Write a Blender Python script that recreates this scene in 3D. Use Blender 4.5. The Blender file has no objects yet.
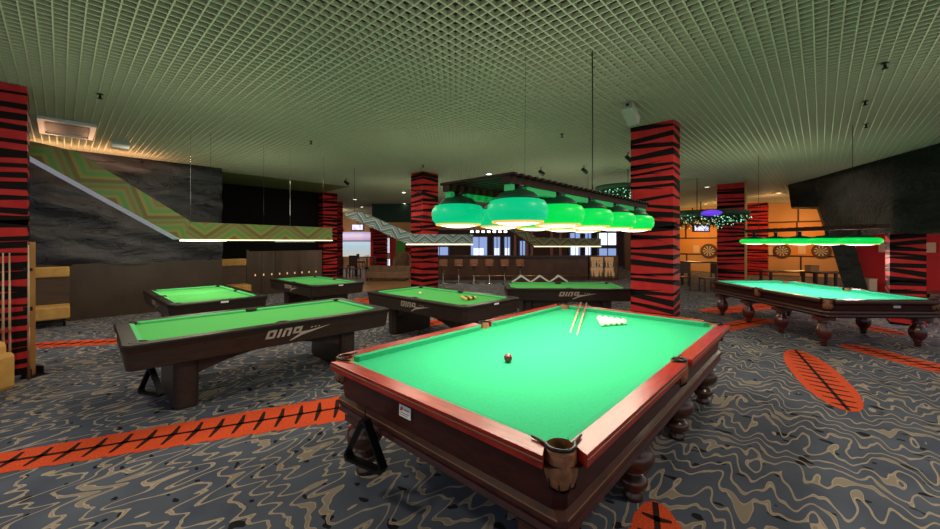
import bpy, bmesh, math, random
from mathutils import Vector, Matrix
random.seed(7)
S = bpy.context.scene
COL = S.collection

# ------------------------------------------------------------------ camera, world, exposure
F_PX, CX, HY, HC = 379.0, 470.0, 242.0, 1.72
A0 = math.atan(351 / 379)                       # the room's X axis is this far left... of the view axis
FW = Vector((math.cos(A0), math.sin(A0), 0)); RT = Vector((math.sin(A0), -math.cos(A0), 0))
cam_d = bpy.data.cameras.new('camera'); cam = bpy.data.objects.new('camera', cam_d); COL.objects.link(cam)
cam.location = (0, 0, HC); cam.rotation_euler = (math.pi / 2, 0, A0 - math.pi / 2)
cam_d.sensor_width = 36; cam_d.lens = F_PX / 940 * 36; cam_d.shift_y = -22.5 / 940
cam_d.clip_start = 0.05; cam_d.clip_end = 200
S.camera = cam
W = bpy.data.worlds.new('world'); S.world = W; W.use_nodes = True
bg = W.node_tree.nodes['Background']; bg.inputs[0].default_value = (0.85, 0.92, 1.0, 1); bg.inputs[1].default_value = 0.6
S.view_settings.view_transform = 'Standard'; S.view_settings.look = 'None'
S.view_settings.exposure = 0.0; S.view_settings.gamma = 1.0; S.view_settings.use_curve_mapping = False
ZC = 3.74

def area(name, loc, size, power, color=(1, 1, 1), rot=(0, 0, 0), shape='SQUARE', sy=None):
    l = bpy.data.lights.new(name, 'AREA'); l.energy = power; l.color = color; l.shape = shape; l.size = size
    if sy: l.shape = 'RECTANGLE'; l.size_y = sy
    o = bpy.data.objects.new(name, l); COL.objects.link(o); o.location = loc; o.rotation_euler = rot
    return o
def point(name, loc, power, color=(1, 1, 1), r=0.08, spot=None, rot=(0, 0, 0)):
    l = bpy.data.lights.new(name, 'SPOT' if spot else 'POINT'); l.energy = power; l.color = color; l.shadow_soft_size = r
    if spot: l.spot_size = math.radians(spot); l.spot_blend = 0.6
    o = bpy.data.objects.new(name, l); COL.objects.link(o); o.location = loc; o.rotation_euler = rot
    return o
WARM = (1, 0.62, 0.3); CREAM = (1, 0.86, 0.66)
# hall lighting: ceiling lamps of the hall, soft
for (x, y, p) in ((-1.0, 3.2, 55), (2.6, -1.2, 55), (6.0, 0.4, 45), (2.0, 6.6, 40), (5.6, 7.2, 40), (10.2, 3.6, 42), (1.2, 9.6, 55),
                  (10.8, 9.5, 60), (6.3, 11.8, 50), (14.0, 6.2, 42), (14.5, 0.3, 14), (9.0, -1.3, 12), (15, 13, 60)):
    area('hall_light', (x, y, 3.66), 0.5, p * 1.15, CREAM, shape='DISK')
for (x, y, z, sz, p) in ((3.1, 1.8, 2.32, 1.6, 26), (0.2, 0.6, 2.3, 2.0, 30), (1.0, 5.0, 2.3, 2.2, 30), (5.6, -1.8, 2.3, 2.0, 30), (5.0, 5.0, 2.3, 2.2, 30), (9.9, 0.9, 2.3, 1.8, 34), (3.0, 9.0, 2.3, 2.2, 34),
                      (9.0, 5.0, 2.4, 2.5, 40), (8.0, 9.5, 2.4, 2.5, 40), (13, 4.5, 2.4, 3, 45), (12, 10, 2.4, 3, 45), (18, 8, 2.5, 3, 50)):
    area('ceiling_fill', (x, y, z), sz, p * .62, (.86, 1, .72), rot=(math.pi, 0, 0))          # added fill without fixtures, brightens the lattice from below
for (x, y, p, c) in ((11.5, 22.0, 90, (1, .8, .6)), (12.9, -.55, 50, (1, .7, .6)), (11.7, -2.6, 60, (1, .7, .6)), (23.6, 5.2, 110, (1, .55, .16)), (23.6, 0.8, 110, (1, .5, .14)), (20.5, 1.6, 45, (1, .5, .2)), (22.5, 3.8, 45, (1, .55, .2))):
    point('dart_and_fill_light', (x, y, 2.3 if x > 23 else 3.2 if x > 13 else (3.2 if y > 10 else 1.25)), p, c, 0.15)  # the dining and red wall points are added fill with no lamp there

# ------------------------------------------------------------------ helpers
def P(px, py, z):
    D = F_PX * (HC - z) / (py - HY); r = (px - CX) / F_PX * D
    v = FW * D + RT * r; return Vector((v.x, v.y, z))
def AT(px, py, D):
    v = FW * D + RT * ((px - CX) / F_PX * D); return Vector((v.x, v.y, HC + (HY - py) / F_PX * D))
def GR(px, D, z=0.0):
    v = FW * D + RT * ((px - CX) / F_PX * D); return Vector((v.x, v.y, z))
VROT = A0 - math.pi / 2                         # rotation of something that faces the view

class MB:
    def __init__(s): s.v = []; s.f = []; s.m = []; s.uv = []; s.M = Matrix(); s.mi = 0; s.smooth = []
    def face(s, pts, uv=None, sm=False):
        b = len(s.v); s.v += [s.M @ Vector(p) for p in pts]; s.f.append(list(range(b, b + len(pts)))); s.m.append(s.mi); s.uv.append(uv); s.smooth.append(sm)
    def idx(s, vs, fs, sm=False):
        b = len(s.v); s.v += [s.M @ Vector(p) for p in vs]
        for f in fs: s.f.append([b + i for i in f]); s.m.append(s.mi); s.uv.append(None); s.smooth.append(sm)
    def box(s, x0, x1, y0, y1, z0, z1):
        v = [(x0, y0, z0), (x1, y0, z0), (x1, y1, z0), (x0, y1, z0), (x0, y0, z1), (x1, y0, z1), (x1, y1, z1), (x0, y1, z1)]
        s.idx(v, [(3, 2, 1, 0), (4, 5, 6, 7), (0, 1, 5, 4), (1, 2, 6, 5), (2, 3, 7, 6), (3, 0, 4, 7)])
        return s
    def prism(s, pts, z0, z1, pts2=None):
        n = len(pts); q = pts2 or pts
        a = sum(pts[i][0] * pts[(i + 1) % n][1] - pts[(i + 1) % n][0] * pts[i][1] for i in range(n))
        if a < 0: pts = pts[::-1]; q = q[::-1]
        v = [(p[0], p[1], z0) for p in pts] + [(p[0], p[1], z1) for p in q]
        s.idx(v, [tuple(range(n - 1, -1, -1)), tuple(range(n, 2 * n))] + [(i, (i + 1) % n, n + (i + 1) % n, n + i) for i in range(n)])
        return s
    def loft(s, rings, closed=True, caps=True, sm=False):
        n = len(rings[0]); v = [p for r in rings for p in r]; f = []
        for k in range(len(rings) - 1):
            for i in range(n if closed else n - 1):
                j = (i + 1) % n; f.append((k * n + i, k * n + j, (k + 1) * n + j, (k + 1) * n + i))
        s.idx(v, f, sm)
        if caps and closed:
            s.idx(rings[0], [tuple(range(n - 1, -1, -1))]); s.idx(rings[-1], [tuple(range(n))])
        return s
    def lathe(s, prof, c=(0, 0, 0), n=24, sm=True, caps=True):
        rings = [[(c[0] + r * math.cos(2 * math.pi * i / n), c[1] + r * math.sin(2 * math.pi * i / n), c[2] + z) for i in range(n)] for r, z in prof]
        return s.loft(rings, True, caps, sm)
    def tube(s, pts, r, n=8, sm=True):
        pts = [Vector(p) for p in pts]; rings = []; up = None
        for i, p in enumerate(pts):
            d = (pts[min(i + 1, len(pts) - 1)] - pts[max(i - 1, 0)]).normalized()
            if up is None: up = Vector((0, 0, 1)) if abs(d.z) < .9 else Vector((1, 0, 0))
            a = d.cross(up).normalized(); b = a.cross(d).normalized(); up = b
            rr = r[i] if isinstance(r, (list, tuple)) else r
            rings.append([p + (a * math.cos(2 * math.pi * k / n) + b * math.sin(2 * math.pi * k / n)) * rr for k in range(n)])
        return s.loft(rings, True, True, sm)
    def sphere(s, c, r, n=16, sz=1.0):
        k = n // 2
        return s.lathe([(max(r * math.sin(math.pi * i / k), 1e-4), -r * sz * math.cos(math.pi * i / k)) for i in range(k + 1)], c, n, True, False)
    def build(s, name, mats, parent=None, loc=(0, 0, 0), rz=0.0, bevel=0.0, weld=True):
        me = bpy.data.meshes.new(name)
        me.from_pydata([tuple(v) for v in s.v], [], s.f)
        for m in (mats if isinstance(mats, (list, tuple)) else [mats]): me.materials.append(m)
        for i, p in enumerate(me.polygons): p.material_index = s.m[i]; p.use_smooth = s.smooth[i]
        if any(s.uv):
            ul = me.uv_layers.new(name='UVMap')
            for i, p in enumerate(me.polygons):
                if s.uv[i]:
                    for k, li in enumerate(p.loop_indices): ul.data[li].uv = s.uv[i][k]
        if weld and not any(s.uv):
            bm = bmesh.new(); bm.from_mesh(me); bmesh.ops.remove_doubles(bm, verts=bm.verts, dist=1e-5)
            bm.to_mesh(me); bm.free()
        o = bpy.data.objects.new(name, me); COL.objects.link(o)
        if parent: o.parent = parent
        o.location = loc; o.rotation_euler = (0, 0, rz)
        if bevel:
            b = o.modifiers.new('bevel', 'BEVEL'); b.width = bevel; b.segments = 2; b.limit_method = 'ANGLE'; b.angle_limit = 0.7
        return o

def tag(o, label, cat, group=None):
    o['label'] = label; o['category'] = cat
    if group: o['group'] = group
    return o
def thing(name, label, cat, loc=(0, 0, 0), rz=0.0, group=None):
    o = bpy.data.objects.new(name, None); COL.objects.link(o); o.location = loc; o.rotation_euler = (0, 0, rz); o.empty_display_size = .1
    return tag(o, label, cat, group)
def struct(o): o['kind'] = 'structure'; return o
def dup(o, parent=None):
    c = o.copy(); COL.objects.link(c); c.parent = parent
    for ch in [k for k in ALLCH.get(o.name, ())]: dup(ch, c)
    return c
ALLCH = {}
def dup_tree(root, loc, rz, label, group=None):
    ch = {}
    for o in COL.objects:
        if o.parent: ch.setdefault(o.parent.name, []).append(o)
    def rec(o, par):
        c = o.copy(); COL.objects.link(c); c.parent = par
        for k in ch.get(o.name, ()): rec(k, c)
        return c
    r = rec(root, None); r.location = loc; r.rotation_euler = (0, 0, rz); r['label'] = label
    if group: r['group'] = group
    return r

# ------------------------------------------------------------------ materials
def mat(name, col, rough=0.5, metal=0.0, emit=None, es=0.0, coat=0.0, spec=0.5):
    m = bpy.data.materials.new(name); m.use_nodes = True; b = m.node_tree.nodes['Principled BSDF']
    b.inputs['Base Color'].default_value = (*col, 1); b.inputs['Roughness'].default_value = rough; b.inputs['Metallic'].default_value = metal
    b.inputs['Specular IOR Level'].default_value = spec; b.inputs['Coat Weight'].default_value = coat; b.inputs['Coat Roughness'].default_value = .12
    if emit: b.inputs['Emission Color'].default_value = (*emit, 1); b.inputs['Emission Strength'].default_value = es
    return m
class NT:
    def __init__(s, m): s.m = m; s.t = m.node_tree; s.b = s.t.nodes['Principled BSDF']
    def n(s, typ, **kw):
        x = s.t.nodes.new(typ)
        for k, v in kw.items(): setattr(x, k, v)
        return x
    def l(s, a, b): s.t.links.new(a, b)
    def val(s, x, sock):
        if isinstance(x, (int, float)): sock.default_value = x
        else: s.l(x, sock)
    def math(s, op, a, b=0.0, c=None):
        x = s.n('ShaderNodeMath', operation=op); s.val(a, x.inputs[0]); s.val(b, x.inputs[1])
        if c is not None: s.val(c, x.inputs[2])
        return x.outputs[0]
    def coord(s, kind='Object'): return s.n('ShaderNodeTexCoord').outputs[kind]
    def sep(s, v): x = s.n('ShaderNodeSeparateXYZ'); s.l(v, x.inputs[0]); return x.outputs
    def comb(s, a, b, c=0.0):
        x = s.n('ShaderNodeCombineXYZ'); s.val(a, x.inputs[0]); s.val(b, x.inputs[1]); s.val(c, x.inputs[2]); return x.outputs[0]
    def noise(s, v, scale, detail=2.0, rough=.5, dist=0.0):
        x = s.n('ShaderNodeTexNoise'); s.l(v, x.inputs['Vector']); x.inputs['Scale'].default_value = scale
        x.inputs['Detail'].default_value = detail; x.inputs['Roughness'].default_value = rough; x.inputs['Distortion'].default_value = dist
        return x.outputs[0]
    def mapping(s, v, sc):
        x = s.n('ShaderNodeMapping'); s.l(v, x.inputs[0]); x.inputs['Scale'].default_value = sc; return x.outputs[0]
    def ramp(s, f, stops, interp='LINEAR'):
        x = s.n('ShaderNodeValToRGB'); s.val(f, x.inputs[0]); r = x.color_ramp; r.interpolation = interp
        while len(r.elements) < len(stops): r.elements.new(.5)
        for e, (p, c) in zip(r.elements, stops): e.position = p; e.color = (*c, 1)
        return x.outputs[0]
    def mix(s, f, a, b):
        x = s.n('ShaderNodeMix', data_type='RGBA'); s.val(f, x.inputs['Factor'])
        for v, k in ((a, 6), (b, 7)):
            if isinstance(v, tuple): x.inputs[k].default_value = (*v, 1)
            else: s.l(v, x.inputs[k])
        return x.outputs[2]
    def color(s, c): s.l(c, s.b.inputs['Base Color'])
    def bump(s, h, strength=.3, dist=.01):
        x = s.n('ShaderNodeBump'); x.inputs['Strength'].default_value = strength; x.inputs['Distance'].default_value = dist
        s.l(h, x.inputs['Height']); s.l(x.outputs[0], s.b.inputs['Normal'])
def noisy(name, c1, c2, scale=8, rough=.5, mscale=(1, 1, 1), metal=0., coat=0., bump=0., spec=.5, detail=3):
    m = mat(name, c1, rough, metal, coat=coat, spec=spec); t = NT(m)
    v = t.mapping(t.coord(), mscale); f = t.noise(v, scale, detail, .6)
    t.color(t.ramp(f, [(.32, c1), (.68, c2)]))
    if bump: t.bump(f, bump)
    return m

MAHOG = noisy('mahogany', (.16, .008, .006), (.36, .022, .012), 6, .30, (1, 7, 3), spec=.38)
MAHOGX = noisy('mahogany_across', (.16, .008, .006), (.36, .022, .012), 6, .30, (7, 1, 3), spec=.38)
MAHD = noisy('dark_mahogany', (.022, .005, .004), (.055, .010, .007), 5, .4, (2, 2, 6), coat=.1, spec=.3)
LEGW = noisy('turned_wood', (.028, .009, .005), (.075, .022, .010), 6, .3, (2, 2, 7), coat=.3)
LITEDGE = mat('lit_edge', (.22, .10, .05), .4)  # rail and moulding edges catching light, put in as a paler line
CLOTH1 = noisy('billiard_cloth', (.020, .34, .150), (.028, .38, .172), 60, .9, spec=.15)
CUSH1 = noisy('cushion_cloth', (.02, .30, .14), (.025, .34, .16), 60, .85, spec=.15)
CLOTH2 = noisy('pool_cloth', (.075, .42, .10), (.09, .47, .12), 60, .9, spec=.15)
CUSH2 = noisy('pool_cushion_cloth', (.08, .45, .15), (.09, .50, .17), 60, .85, spec=.15)
CLOTH7 = noisy('teal_cloth', (.03, .44, .29), (.04, .50, .33), 60, .9, spec=.15)
PBLACK = noisy('dark_laminate', (.016, .009, .007), (.034, .018, .013), 9, .38, (1, 1, 4))
PRAIL = mat('black_rail', (.014, .009, .007), .4, spec=.2)
BLACK = mat('black', (.006, .006, .006), .5)
BLACKM = mat('black_metal', (.012, .012, .013), .35, .6)
LEATHER = noisy('brown_leather', (.16, .055, .022), (.30, .12, .055), 30, .5, bump=.3)
CHROME = mat('chrome', (.7, .7, .7), .2, 1)
BRASS = mat('brass', (.5, .28, .12), .3, 1)
WHITE = mat('white', (.75, .75, .73), .5)
LOGO = mat('logo_silver', (.42, .35, .29), .5)
REDINK = mat('red_ink', (.5, .03, .03), .5)
GREYINK = mat('grey_ink', (.35, .28, .28), .6)
IVORY = mat('ivory_ball', (.86, .82, .62), .12, coat=.5)
REDBALL = mat('dark_red_ball', (.11, .004, .008), .1, coat=.6)

# carpet ------------------------------------------------------------
CARPET = mat('carpet', (.1, .1, .12), .95, spec=.1); t = NT(CARPET)
co = t.coord(); x, y, z = t.sep(co)
n1 = t.noise(t.comb(t.math('MULTIPLY', x, 2.0), t.math('MULTIPLY', y, 6.4)), 1.0, 1.0, .4)
n2 = t.noise(t.comb(t.math('MULTIPLY', x, .8), t.math('MULTIPLY', y, 1.3), 4.), 1.0, 1.0)
n3 = t.noise(t.comb(t.math('MULTIPLY', x, 3.2), t.math('MULTIPLY', y, 11.), 9.), 1.0, 1.0)
u = t.math('ADD', t.math('MULTIPLY', x, 5.0), t.math('MULTIPLY', t.math('SUBTRACT', n1, .5), 4.4))
u = t.math('ADD', u, t.math('MULTIPLY', t.math('SUBTRACT', n2, .5), 3.6))
u = t.math('ADD', u, t.math('MULTIPLY', t.math('SUBTRACT', n3, .5), .7))
d = t.math('ABSOLUTE', t.math('SUBTRACT', t.math('FRACT', u), .5))
n4 = t.noise(t.comb(t.math('MULTIPLY', x, 2.2), t.math('MULTIPLY', y, 3.4), 2.), 1.0, 1.0)
w = t.math('ADD', .092, t.math('MULTIPLY', t.math('MAXIMUM', t.math('SUBTRACT', n4, .56), 0.), 1.5))
line = t.math('LESS_THAN', d, w)
inner = t.math('LESS_THAN', d, t.math('SUBTRACT', w, .07))
pile = t.noise(co, 260., 2., .7); soft = t.noise(co, 2.2, 3.)
base = t.ramp(soft, [(.3, (.060, .072, .105)), (.7, (.098, .112, .150))])
beige = t.mix(inner, (.38, .31, .235), (.26, .215, .17))
c = t.mix(line, base, beige)
nb = t.noise(t.comb(t.math('MULTIPLY', x, 4.5), t.math('MULTIPLY', y, 2.6), 7.), 2.3, 1.0)
blob = t.math('MULTIPLY', t.math('GREATER_THAN', nb, .675), t.math('SUBTRACT', 1., line))
c = t.mix(blob, c, (.010, .010, .012))
c = t.mix(t.math('MULTIPLY', pile, .35), c, (.02, .02, .025))
t.color(c); t.bump(pile, .25, .004)
ORANGE = mat('orange_carpet', (.55, .06, .02), .95, spec=.1); t = NT(ORANGE); co = t.coord()
t.color(t.ramp(t.noise(t.mapping(co, (3, 3, 1)), 30, 3), [(.3, (.42, .035, .012)), (.7, (.68, .10, .03))]))
DKCARP = mat('dark_carpet', (.03, .012, .010), .95, spec=.1)

# rock --------------------------------------------------------------
ROCK = mat('black_rock', (.03, .03, .03), .55); t = NT(ROCK); co = t.coord()
f1 = t.noise(t.mapping(co, (.6, .6, 1.6)), 2.2, 6, .6, .8); f2 = t.noise(co, 14, 4, .6)
f3 = t.noise(t.mapping(co, (.45, .45, 1.9)), 1.5, 3, .5, 1.2); ck = t.math('LESS_THAN', t.math('ABSOLUTE', t.math('SUBTRACT', f3, .5)), .010)
t.color(t.mix(ck, t.ramp(f1, [(.3, (.014, .014, .018)), (.62, (.040, .041, .050)), (.8, (.085, .082, .088))]), (.004, .004, .004)))
t.bump(t.math('ADD', f1, t.math('MULTIPLY', f2, .25)), .8, .08)
ROCK2 = mat('dark_green_rock', (.01, .012, .01), .7, spec=.2); t = NT(ROCK2); co = t.coord()
f1 = t.noise(t.mapping(co, (.6, .6, 1.2)), 2.0, 6, .6, .6); f2 = t.noise(co, 9, 4, .6)
t.color(t.ramp(f1, [(.35, (.009, .011, .009)), (.65, (.022, .027, .022)), (.85, (.05, .055, .05))]))
t.bump(t.math('ADD', f1, t.math('MULTIPLY', f2, .35)), 1.0, .22)
ZRED = mat('zebra_red', (.6, .02, .02), .6, spec=.2); t = NT(ZRED)
t.color(t.ramp(t.noise(t.coord(), 5, 2), [(.3, (.42, .012, .018)), (.7, (.54, .028, .024))]))
ZBLK = mat('zebra_black', (.007, .004, .004), .7, spec=.15)

def chev(name, stops, period=.95, bw=.36):
    m = mat(name, (.3, .3, .1), .45); t = NT(m); u, v, _ = t.sep(t.coord('UV'))
    tri = t.math('MULTIPLY', t.math('ABSOLUTE', t.math('SUBTRACT', t.math('FRACT', t.math('DIVIDE', u, period)), .5)), 2.)
    q = t.math('FRACT', t.math('DIVIDE', t.math('ADD', v, t.math('MULTIPLY', tri, period * .38)), bw))
    t.color(t.ramp(q, stops, 'CONSTANT')); return m
CHG = chev('green_chevron', [(0, (.11, .085, .02)), (.2, (.20, .18, .03)), (.36, (.07, .20, .035)), (.56, (.15, .18, .04)), (.72, (.16, .11, .025)), (.86, (.11, .17, .035))])
CHB = chev('blue_chevron', [(0, (.06, .10, .11)), (.3, (.35, .38, .36)), (.45, (.09, .15, .17)), (.7, (.22, .26, .25)), (.85, (.07, .11, .13))], .5, .17)
CHO = chev('olive_chevron', [(0, (.08, .06, .02)), (.3, (.30, .27, .14)), (.45, (.12, .10, .04)), (.7, (.20, .19, .10)), (.85, (.09, .08, .04))], .5, .17)
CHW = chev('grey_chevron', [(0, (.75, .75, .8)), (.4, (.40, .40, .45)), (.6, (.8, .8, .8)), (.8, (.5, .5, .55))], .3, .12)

CHW.node_tree.nodes['Principled BSDF'].inputs['Emission Color'].default_value = (.8, .8, 1, 1); CHW.node_tree.nodes['Principled BSDF'].inputs['Emission Strength'].default_value = .16  # faint glow added to the canopy underside, which catches little light
# ------------------------------------------------------------------ floor with inlaid feathers
fl = MB(); fl.face([(-6, -8, 0), (34, -8, 0), (34, 30, 0), (-6, 30, 0)])
fl.box(-6, 34, -8, 30, -.2, -.01)
ZI = .003
def feather(p0, p1, w0, w1, nseg, tip=0.5, serr=True, spine=.03, tw=.12):
    """orange feather lying flush in the carpet from p0 to p1, half widths w0 -> w1, pointed by tip metres"""
    p0 = Vector((p0[0], p0[1])); p1 = Vector((p1[0], p1[1])); L = (p1 - p0).length; d = (p1 - p0) / L; n = Vector((-d.y, d.x))
    def pt(s, off, z): q = p0 + d * s + n * off; return (q.x, q.y, z)
    def hw(s):
        w = w0 + (w1 - w0) * s / L
        e = min(s, L - s) / tip if tip > 0 else 1
        return w * min(1, math.sqrt(max(0, min(1, e)) * (2 - min(1, max(0, e))))) if e < 1 else w
    k = nseg * 4
    for i in range(k):
        s0, s1 = L * i / k, L * (i + 1) / k
        for sg in (1, -1):
            fl.mi = 1
            a, b = hw(s0), hw(s1)
            if serr: a *= 1 - .10 * ((i % 4) / 4); b *= 1 - .10 * (((i % 4) + 1) / 4)
            q = [pt(s0, 0, ZI), pt(s1, 0, ZI), pt(s1, sg * b, ZI), pt(s0, sg * a, ZI)]
            fl.face(q if sg > 0 else q[::-1])
    fl.mi = 2
    q = [pt(0.02, -spine * .6, ZI + .002), pt(L * .99, -spine * .6, ZI + .002), pt(L * .99, spine * .6, ZI + .002), pt(.02, spine * .6, ZI + .002)]; fl.face(q)
    for i in range(1, nseg):
        s = L * i / nseg; w = hw(s) * .68; sl = w * tw
        for sg in (1, -1):
            q = [pt(s, 0, ZI + .002), pt(s + .05, 0, ZI + .002), pt(s + sl * sg + .022, sg * w, ZI + .002), pt(s + sl * sg, sg * w, ZI + .002)]
            fl.face(q if sg > 0 else q[::-1])
a = P(-25, 467, 0); b = P(352, 406, 0)
feather((a.x, a.y), (b.x, b.y), .19, .33, 16, .0)
a = P(795, 350, 0); b = P(850, 412, 0); feather((a.x, a.y), (b.x, b.y), .26, .26, 14, 1.1, serr=False, tw=.25, spine=.03)
a = P(655, 501, 0); b = P(668, 640, 0); feather((a.x, a.y), (b.x, b.y), .14, .22, 6, .4, spine=.03)
a = P(843, 344, 0); b = P(975, 378, 0); feather((a.x, a.y), (b.x, b.y), .26, .26, 12, .4)
a = P(20, 346, 0); b = P(125, 341, 0); feather((a.x, a.y), (b.x, b.y), .22, .22, 8, .2)
a = P(670, 338, 0); b = P(768, 319, 0); feather((a.x, a.y), (b.x, b.y), .24, .24, 10, .3)
a = P(705, 312, 0); b = P(790, 304, 0); feather((a.x, a.y), (b.x, b.y), .35, .35, 10, .3)
a = P(395, 330, 0); b = P(460, 318, 0); feather((a.x, a.y), (b.x, b.y), .25, .25, 6, .3)
a = P(330, 312, 0); b = P(372, 298, 0); feather((a.x, a.y), (b.x, b.y), .4, .4, 6, .3)
a = P(858, 325, 0); b = P(905, 335, 0); feather((a.x, a.y), (b.x, b.y), .25, .25, 6, .3)
# wood floor of the dining end
fl.mi = 3
q = [GR(320, 13.2, ZI), GR(437, 13.2, ZI), GR(437, 28, ZI), GR(320, 28, ZI)]
fl.face([tuple(v) for v in (q[0], q[1], q[2], q[3])])
TANFLOOR = noisy('tan_floor', (.20, .10, .035), (.34, .18, .07), 3, .45)
struct(fl.build('floor', [CARPET, ORANGE, DKCARP, TANFLOOR], weld=False))

# ------------------------------------------------------------------ ceiling lattice
GRID = mat('lattice_paint', (.42, .42, .30), .6, spec=.2)
PLEN = noisy('plenum', (.012, .010, .008), (.05, .035, .025), 1.5, .9)
g = MB(); T = .0058; HB = .042
X0, X1, Y0, Y1 = -3.05, 29.0, -6.05, 28.0
nx = int((X1 - X0) / .1); ny = int((Y1 - Y0) / .1)
for i in range(nx + 1): g.box(X0 + i * .1 - T, X0 + i * .1 + T, Y0, Y1, ZC, ZC + HB)
for j in range(ny + 1): g.box(X0, X1, Y0 + j * .1 - T, Y0 + j * .1 + T, ZC - .0006, ZC + HB - .0006)
g.mi = 1; g.box(X0, X1, Y0, Y1, ZC + .55, ZC + .7)
struct(g.build('ceiling', [GRID, PLEN], weld=False))
GSOF = mat('green_soffit', (.16, .22, .08), .6)
m = MB(); m.box(3.0, 7.15, 12.6, 15.0, ZC - .012, ZC - .002)
struct(m.build('trim_1', GSOF))

# ------------------------------------------------------------------ walls
def rock_sheet(name, rows, back, mats, amp=.07, sub=26, seedz=0.0, fr=1.3):
    """loft between a top and a bottom polyline, broken up into relief, with a back side"""
    from mathutils import noise
    tops = [Vector(r[0]) for r in rows]; bots = [Vector(r[1]) for r in rows]; m = MB()
    cols = []
    for k in range(len(rows) - 1):
        n = max(2, int(((tops[k + 1] - tops[k]).length + (bots[k + 1] - bots[k]).length) / 2 / .16))
        for i in range(n): cols.append((tops[k].lerp(tops[k + 1], i / n), bots[k].lerp(bots[k + 1], i / n)))
    cols.append((tops[-1], bots[-1])); bv = Vector(back); bd = bv.normalized(); R = []
    for a, b in cols:
        r = []
        for j in range(sub + 1):
            p = a.lerp(b, j / sub); q = Vector((p.x * .8, p.y * .8, p.z * 2.2 + seedz + p.x * .5))
            h = noise.fractal(q * fr, .9, 2.1, 5) + .8 * abs(noise.noise(q * .7))
            e = 0 if j in (0,) else 1
            p = p - bd * (h * amp * e); r.append(p)
        R.append(r)
    n = sub + 1; vs = [p for r in R for p in r]; fs = []
    for i in range(len(R) - 1):
        for j in range(sub): fs.append((i * n + j, i * n + j + 1, (i + 1) * n + j + 1, (i + 1) * n + j))
    m.idx(vs, fs, True)
    for i in range(len(R) - 1):
        m.face([R[i][-1], R[i][-1] + bv, R[i + 1][-1] + bv, R[i + 1][-1]])
        m.face([R[i][0], R[i + 1][0], R[i + 1][0] + bv, R[i][0] + bv])
        m.face([R[i][0] + bv, R[i + 1][0] + bv, R[i + 1][-1] + bv, R[i][-1] + bv])
    for r in (R[0], R[-1]):
        m.face([r[0], r[-1], r[-1] + bv, r[0] + bv])
    return struct(m.build(name, mats, weld=False))
rock_sheet('wall_left', [((-3, 12.05, ZC), (-3, 12.05, 1.2)), ((3.0, 12.05, ZC), (3.0, 12.05, 1.2))], (0, .35, 0), ROCK, .16)
DPANEL = noisy('brown_panel', (.035, .022, .013), (.060, .038, .022), 2, .35, (1, 1, .4))
m = MB(); m.box(-3, 3.0, 12.02, 12.4, 0, 1.24); struct(m.build('wall_left_panel', DPANEL))
m = MB(); m.box(3.0, 7.2, 15.1, 15.3, 0, ZC); m.box(2.9, 3.0, 12.4, 15.3, 0, ZC)
struct(m.build('wall_recess', mat('black_wall', (.005, .005, .005), .8, spec=.1)))
# dart wall: orange panels with dark joints
OPAN = mat('orange_panel', (.75, .30, .055), .55); TPAN = mat('tan_panel', (.70, .36, .13), .55)
OJ = mat('dark_joint', (.05, .012, .006), .5)
m = MB(); XW = 25.5; m.box(XW, XW + .2, -6, 9.0, 0, ZC)
m.mi = 1
for z in (1.0, 1.95, 2.75): m.box(XW - .03, XW, -6, 9, z - .035, z + .035)
for y, z0, z1 in ((5.95, 1.95, 2.75), (6.9, 1.0, 1.95), (5.9, .0, 1.0), (5.6, 2.75, ZC), (.85, 2.75, ZC), (.75, 0, 1.0), (.9, 1.95, 2.75), (3.4, 1.0, 1.95)):
    m.box(XW - .031, XW, y - .035, y + .035, z0, z1)
m.mi = 2
for z0, z1 in ((0, 1.0), (2.75, ZC)): m.box(XW - .015, XW, -6, 9, z0, z1)
struct(m.build('wall_right', [OPAN, OJ, TPAN]))
# red wall on the far right
RED = mat('red_wall', (.55, .008, .012), .55)
p0 = GR(856, 12.0); p1 = GR(1010, 9.2); d = (p1 - p0).normalized(); n = Vector((d.y, -d.x, 0)); n = n if n.dot(FW) > 0 else -n
m = MB(); m.prism([(p0.x, p0.y), (p1.x, p1.y), (p1.x + n.x * .2, p1.y + n.y * .2), (p0.x + n.x * .2, p0.y + n.y * .2)], 0, ZC)
struct(m.build('wall_red', RED))
# far wall behind the bar and the dining end
BWALL = mat('far_wall', (.07, .028, .016), .6)
OWALL = mat('tan_wall', (.62, .33, .13), .6)
def vslab(name, px0, px1, D, z0, z1, th, material, build=True, mb=None):
    a = GR(px0, D); b = GR(px1, D); m = mb or MB()
    m.prism([(a.x, a.y), (b.x, b.y), (b.x + FW.x * th, b.y + FW.y * th), (a.x + FW.x * th, a.y + FW.y * th)], z0, z1)
    return m.build(name, material) if build else m
struct(vslab('wall_back', 425, 640, 27, 0, ZC, .2, BWALL))
struct(vslab('wall_dining', 300, 425, 27, 0, ZC, .2, OWALL))
struct(vslab('wall_side', 625, 667, 24, 0, ZC, .2, BWALL))

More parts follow.
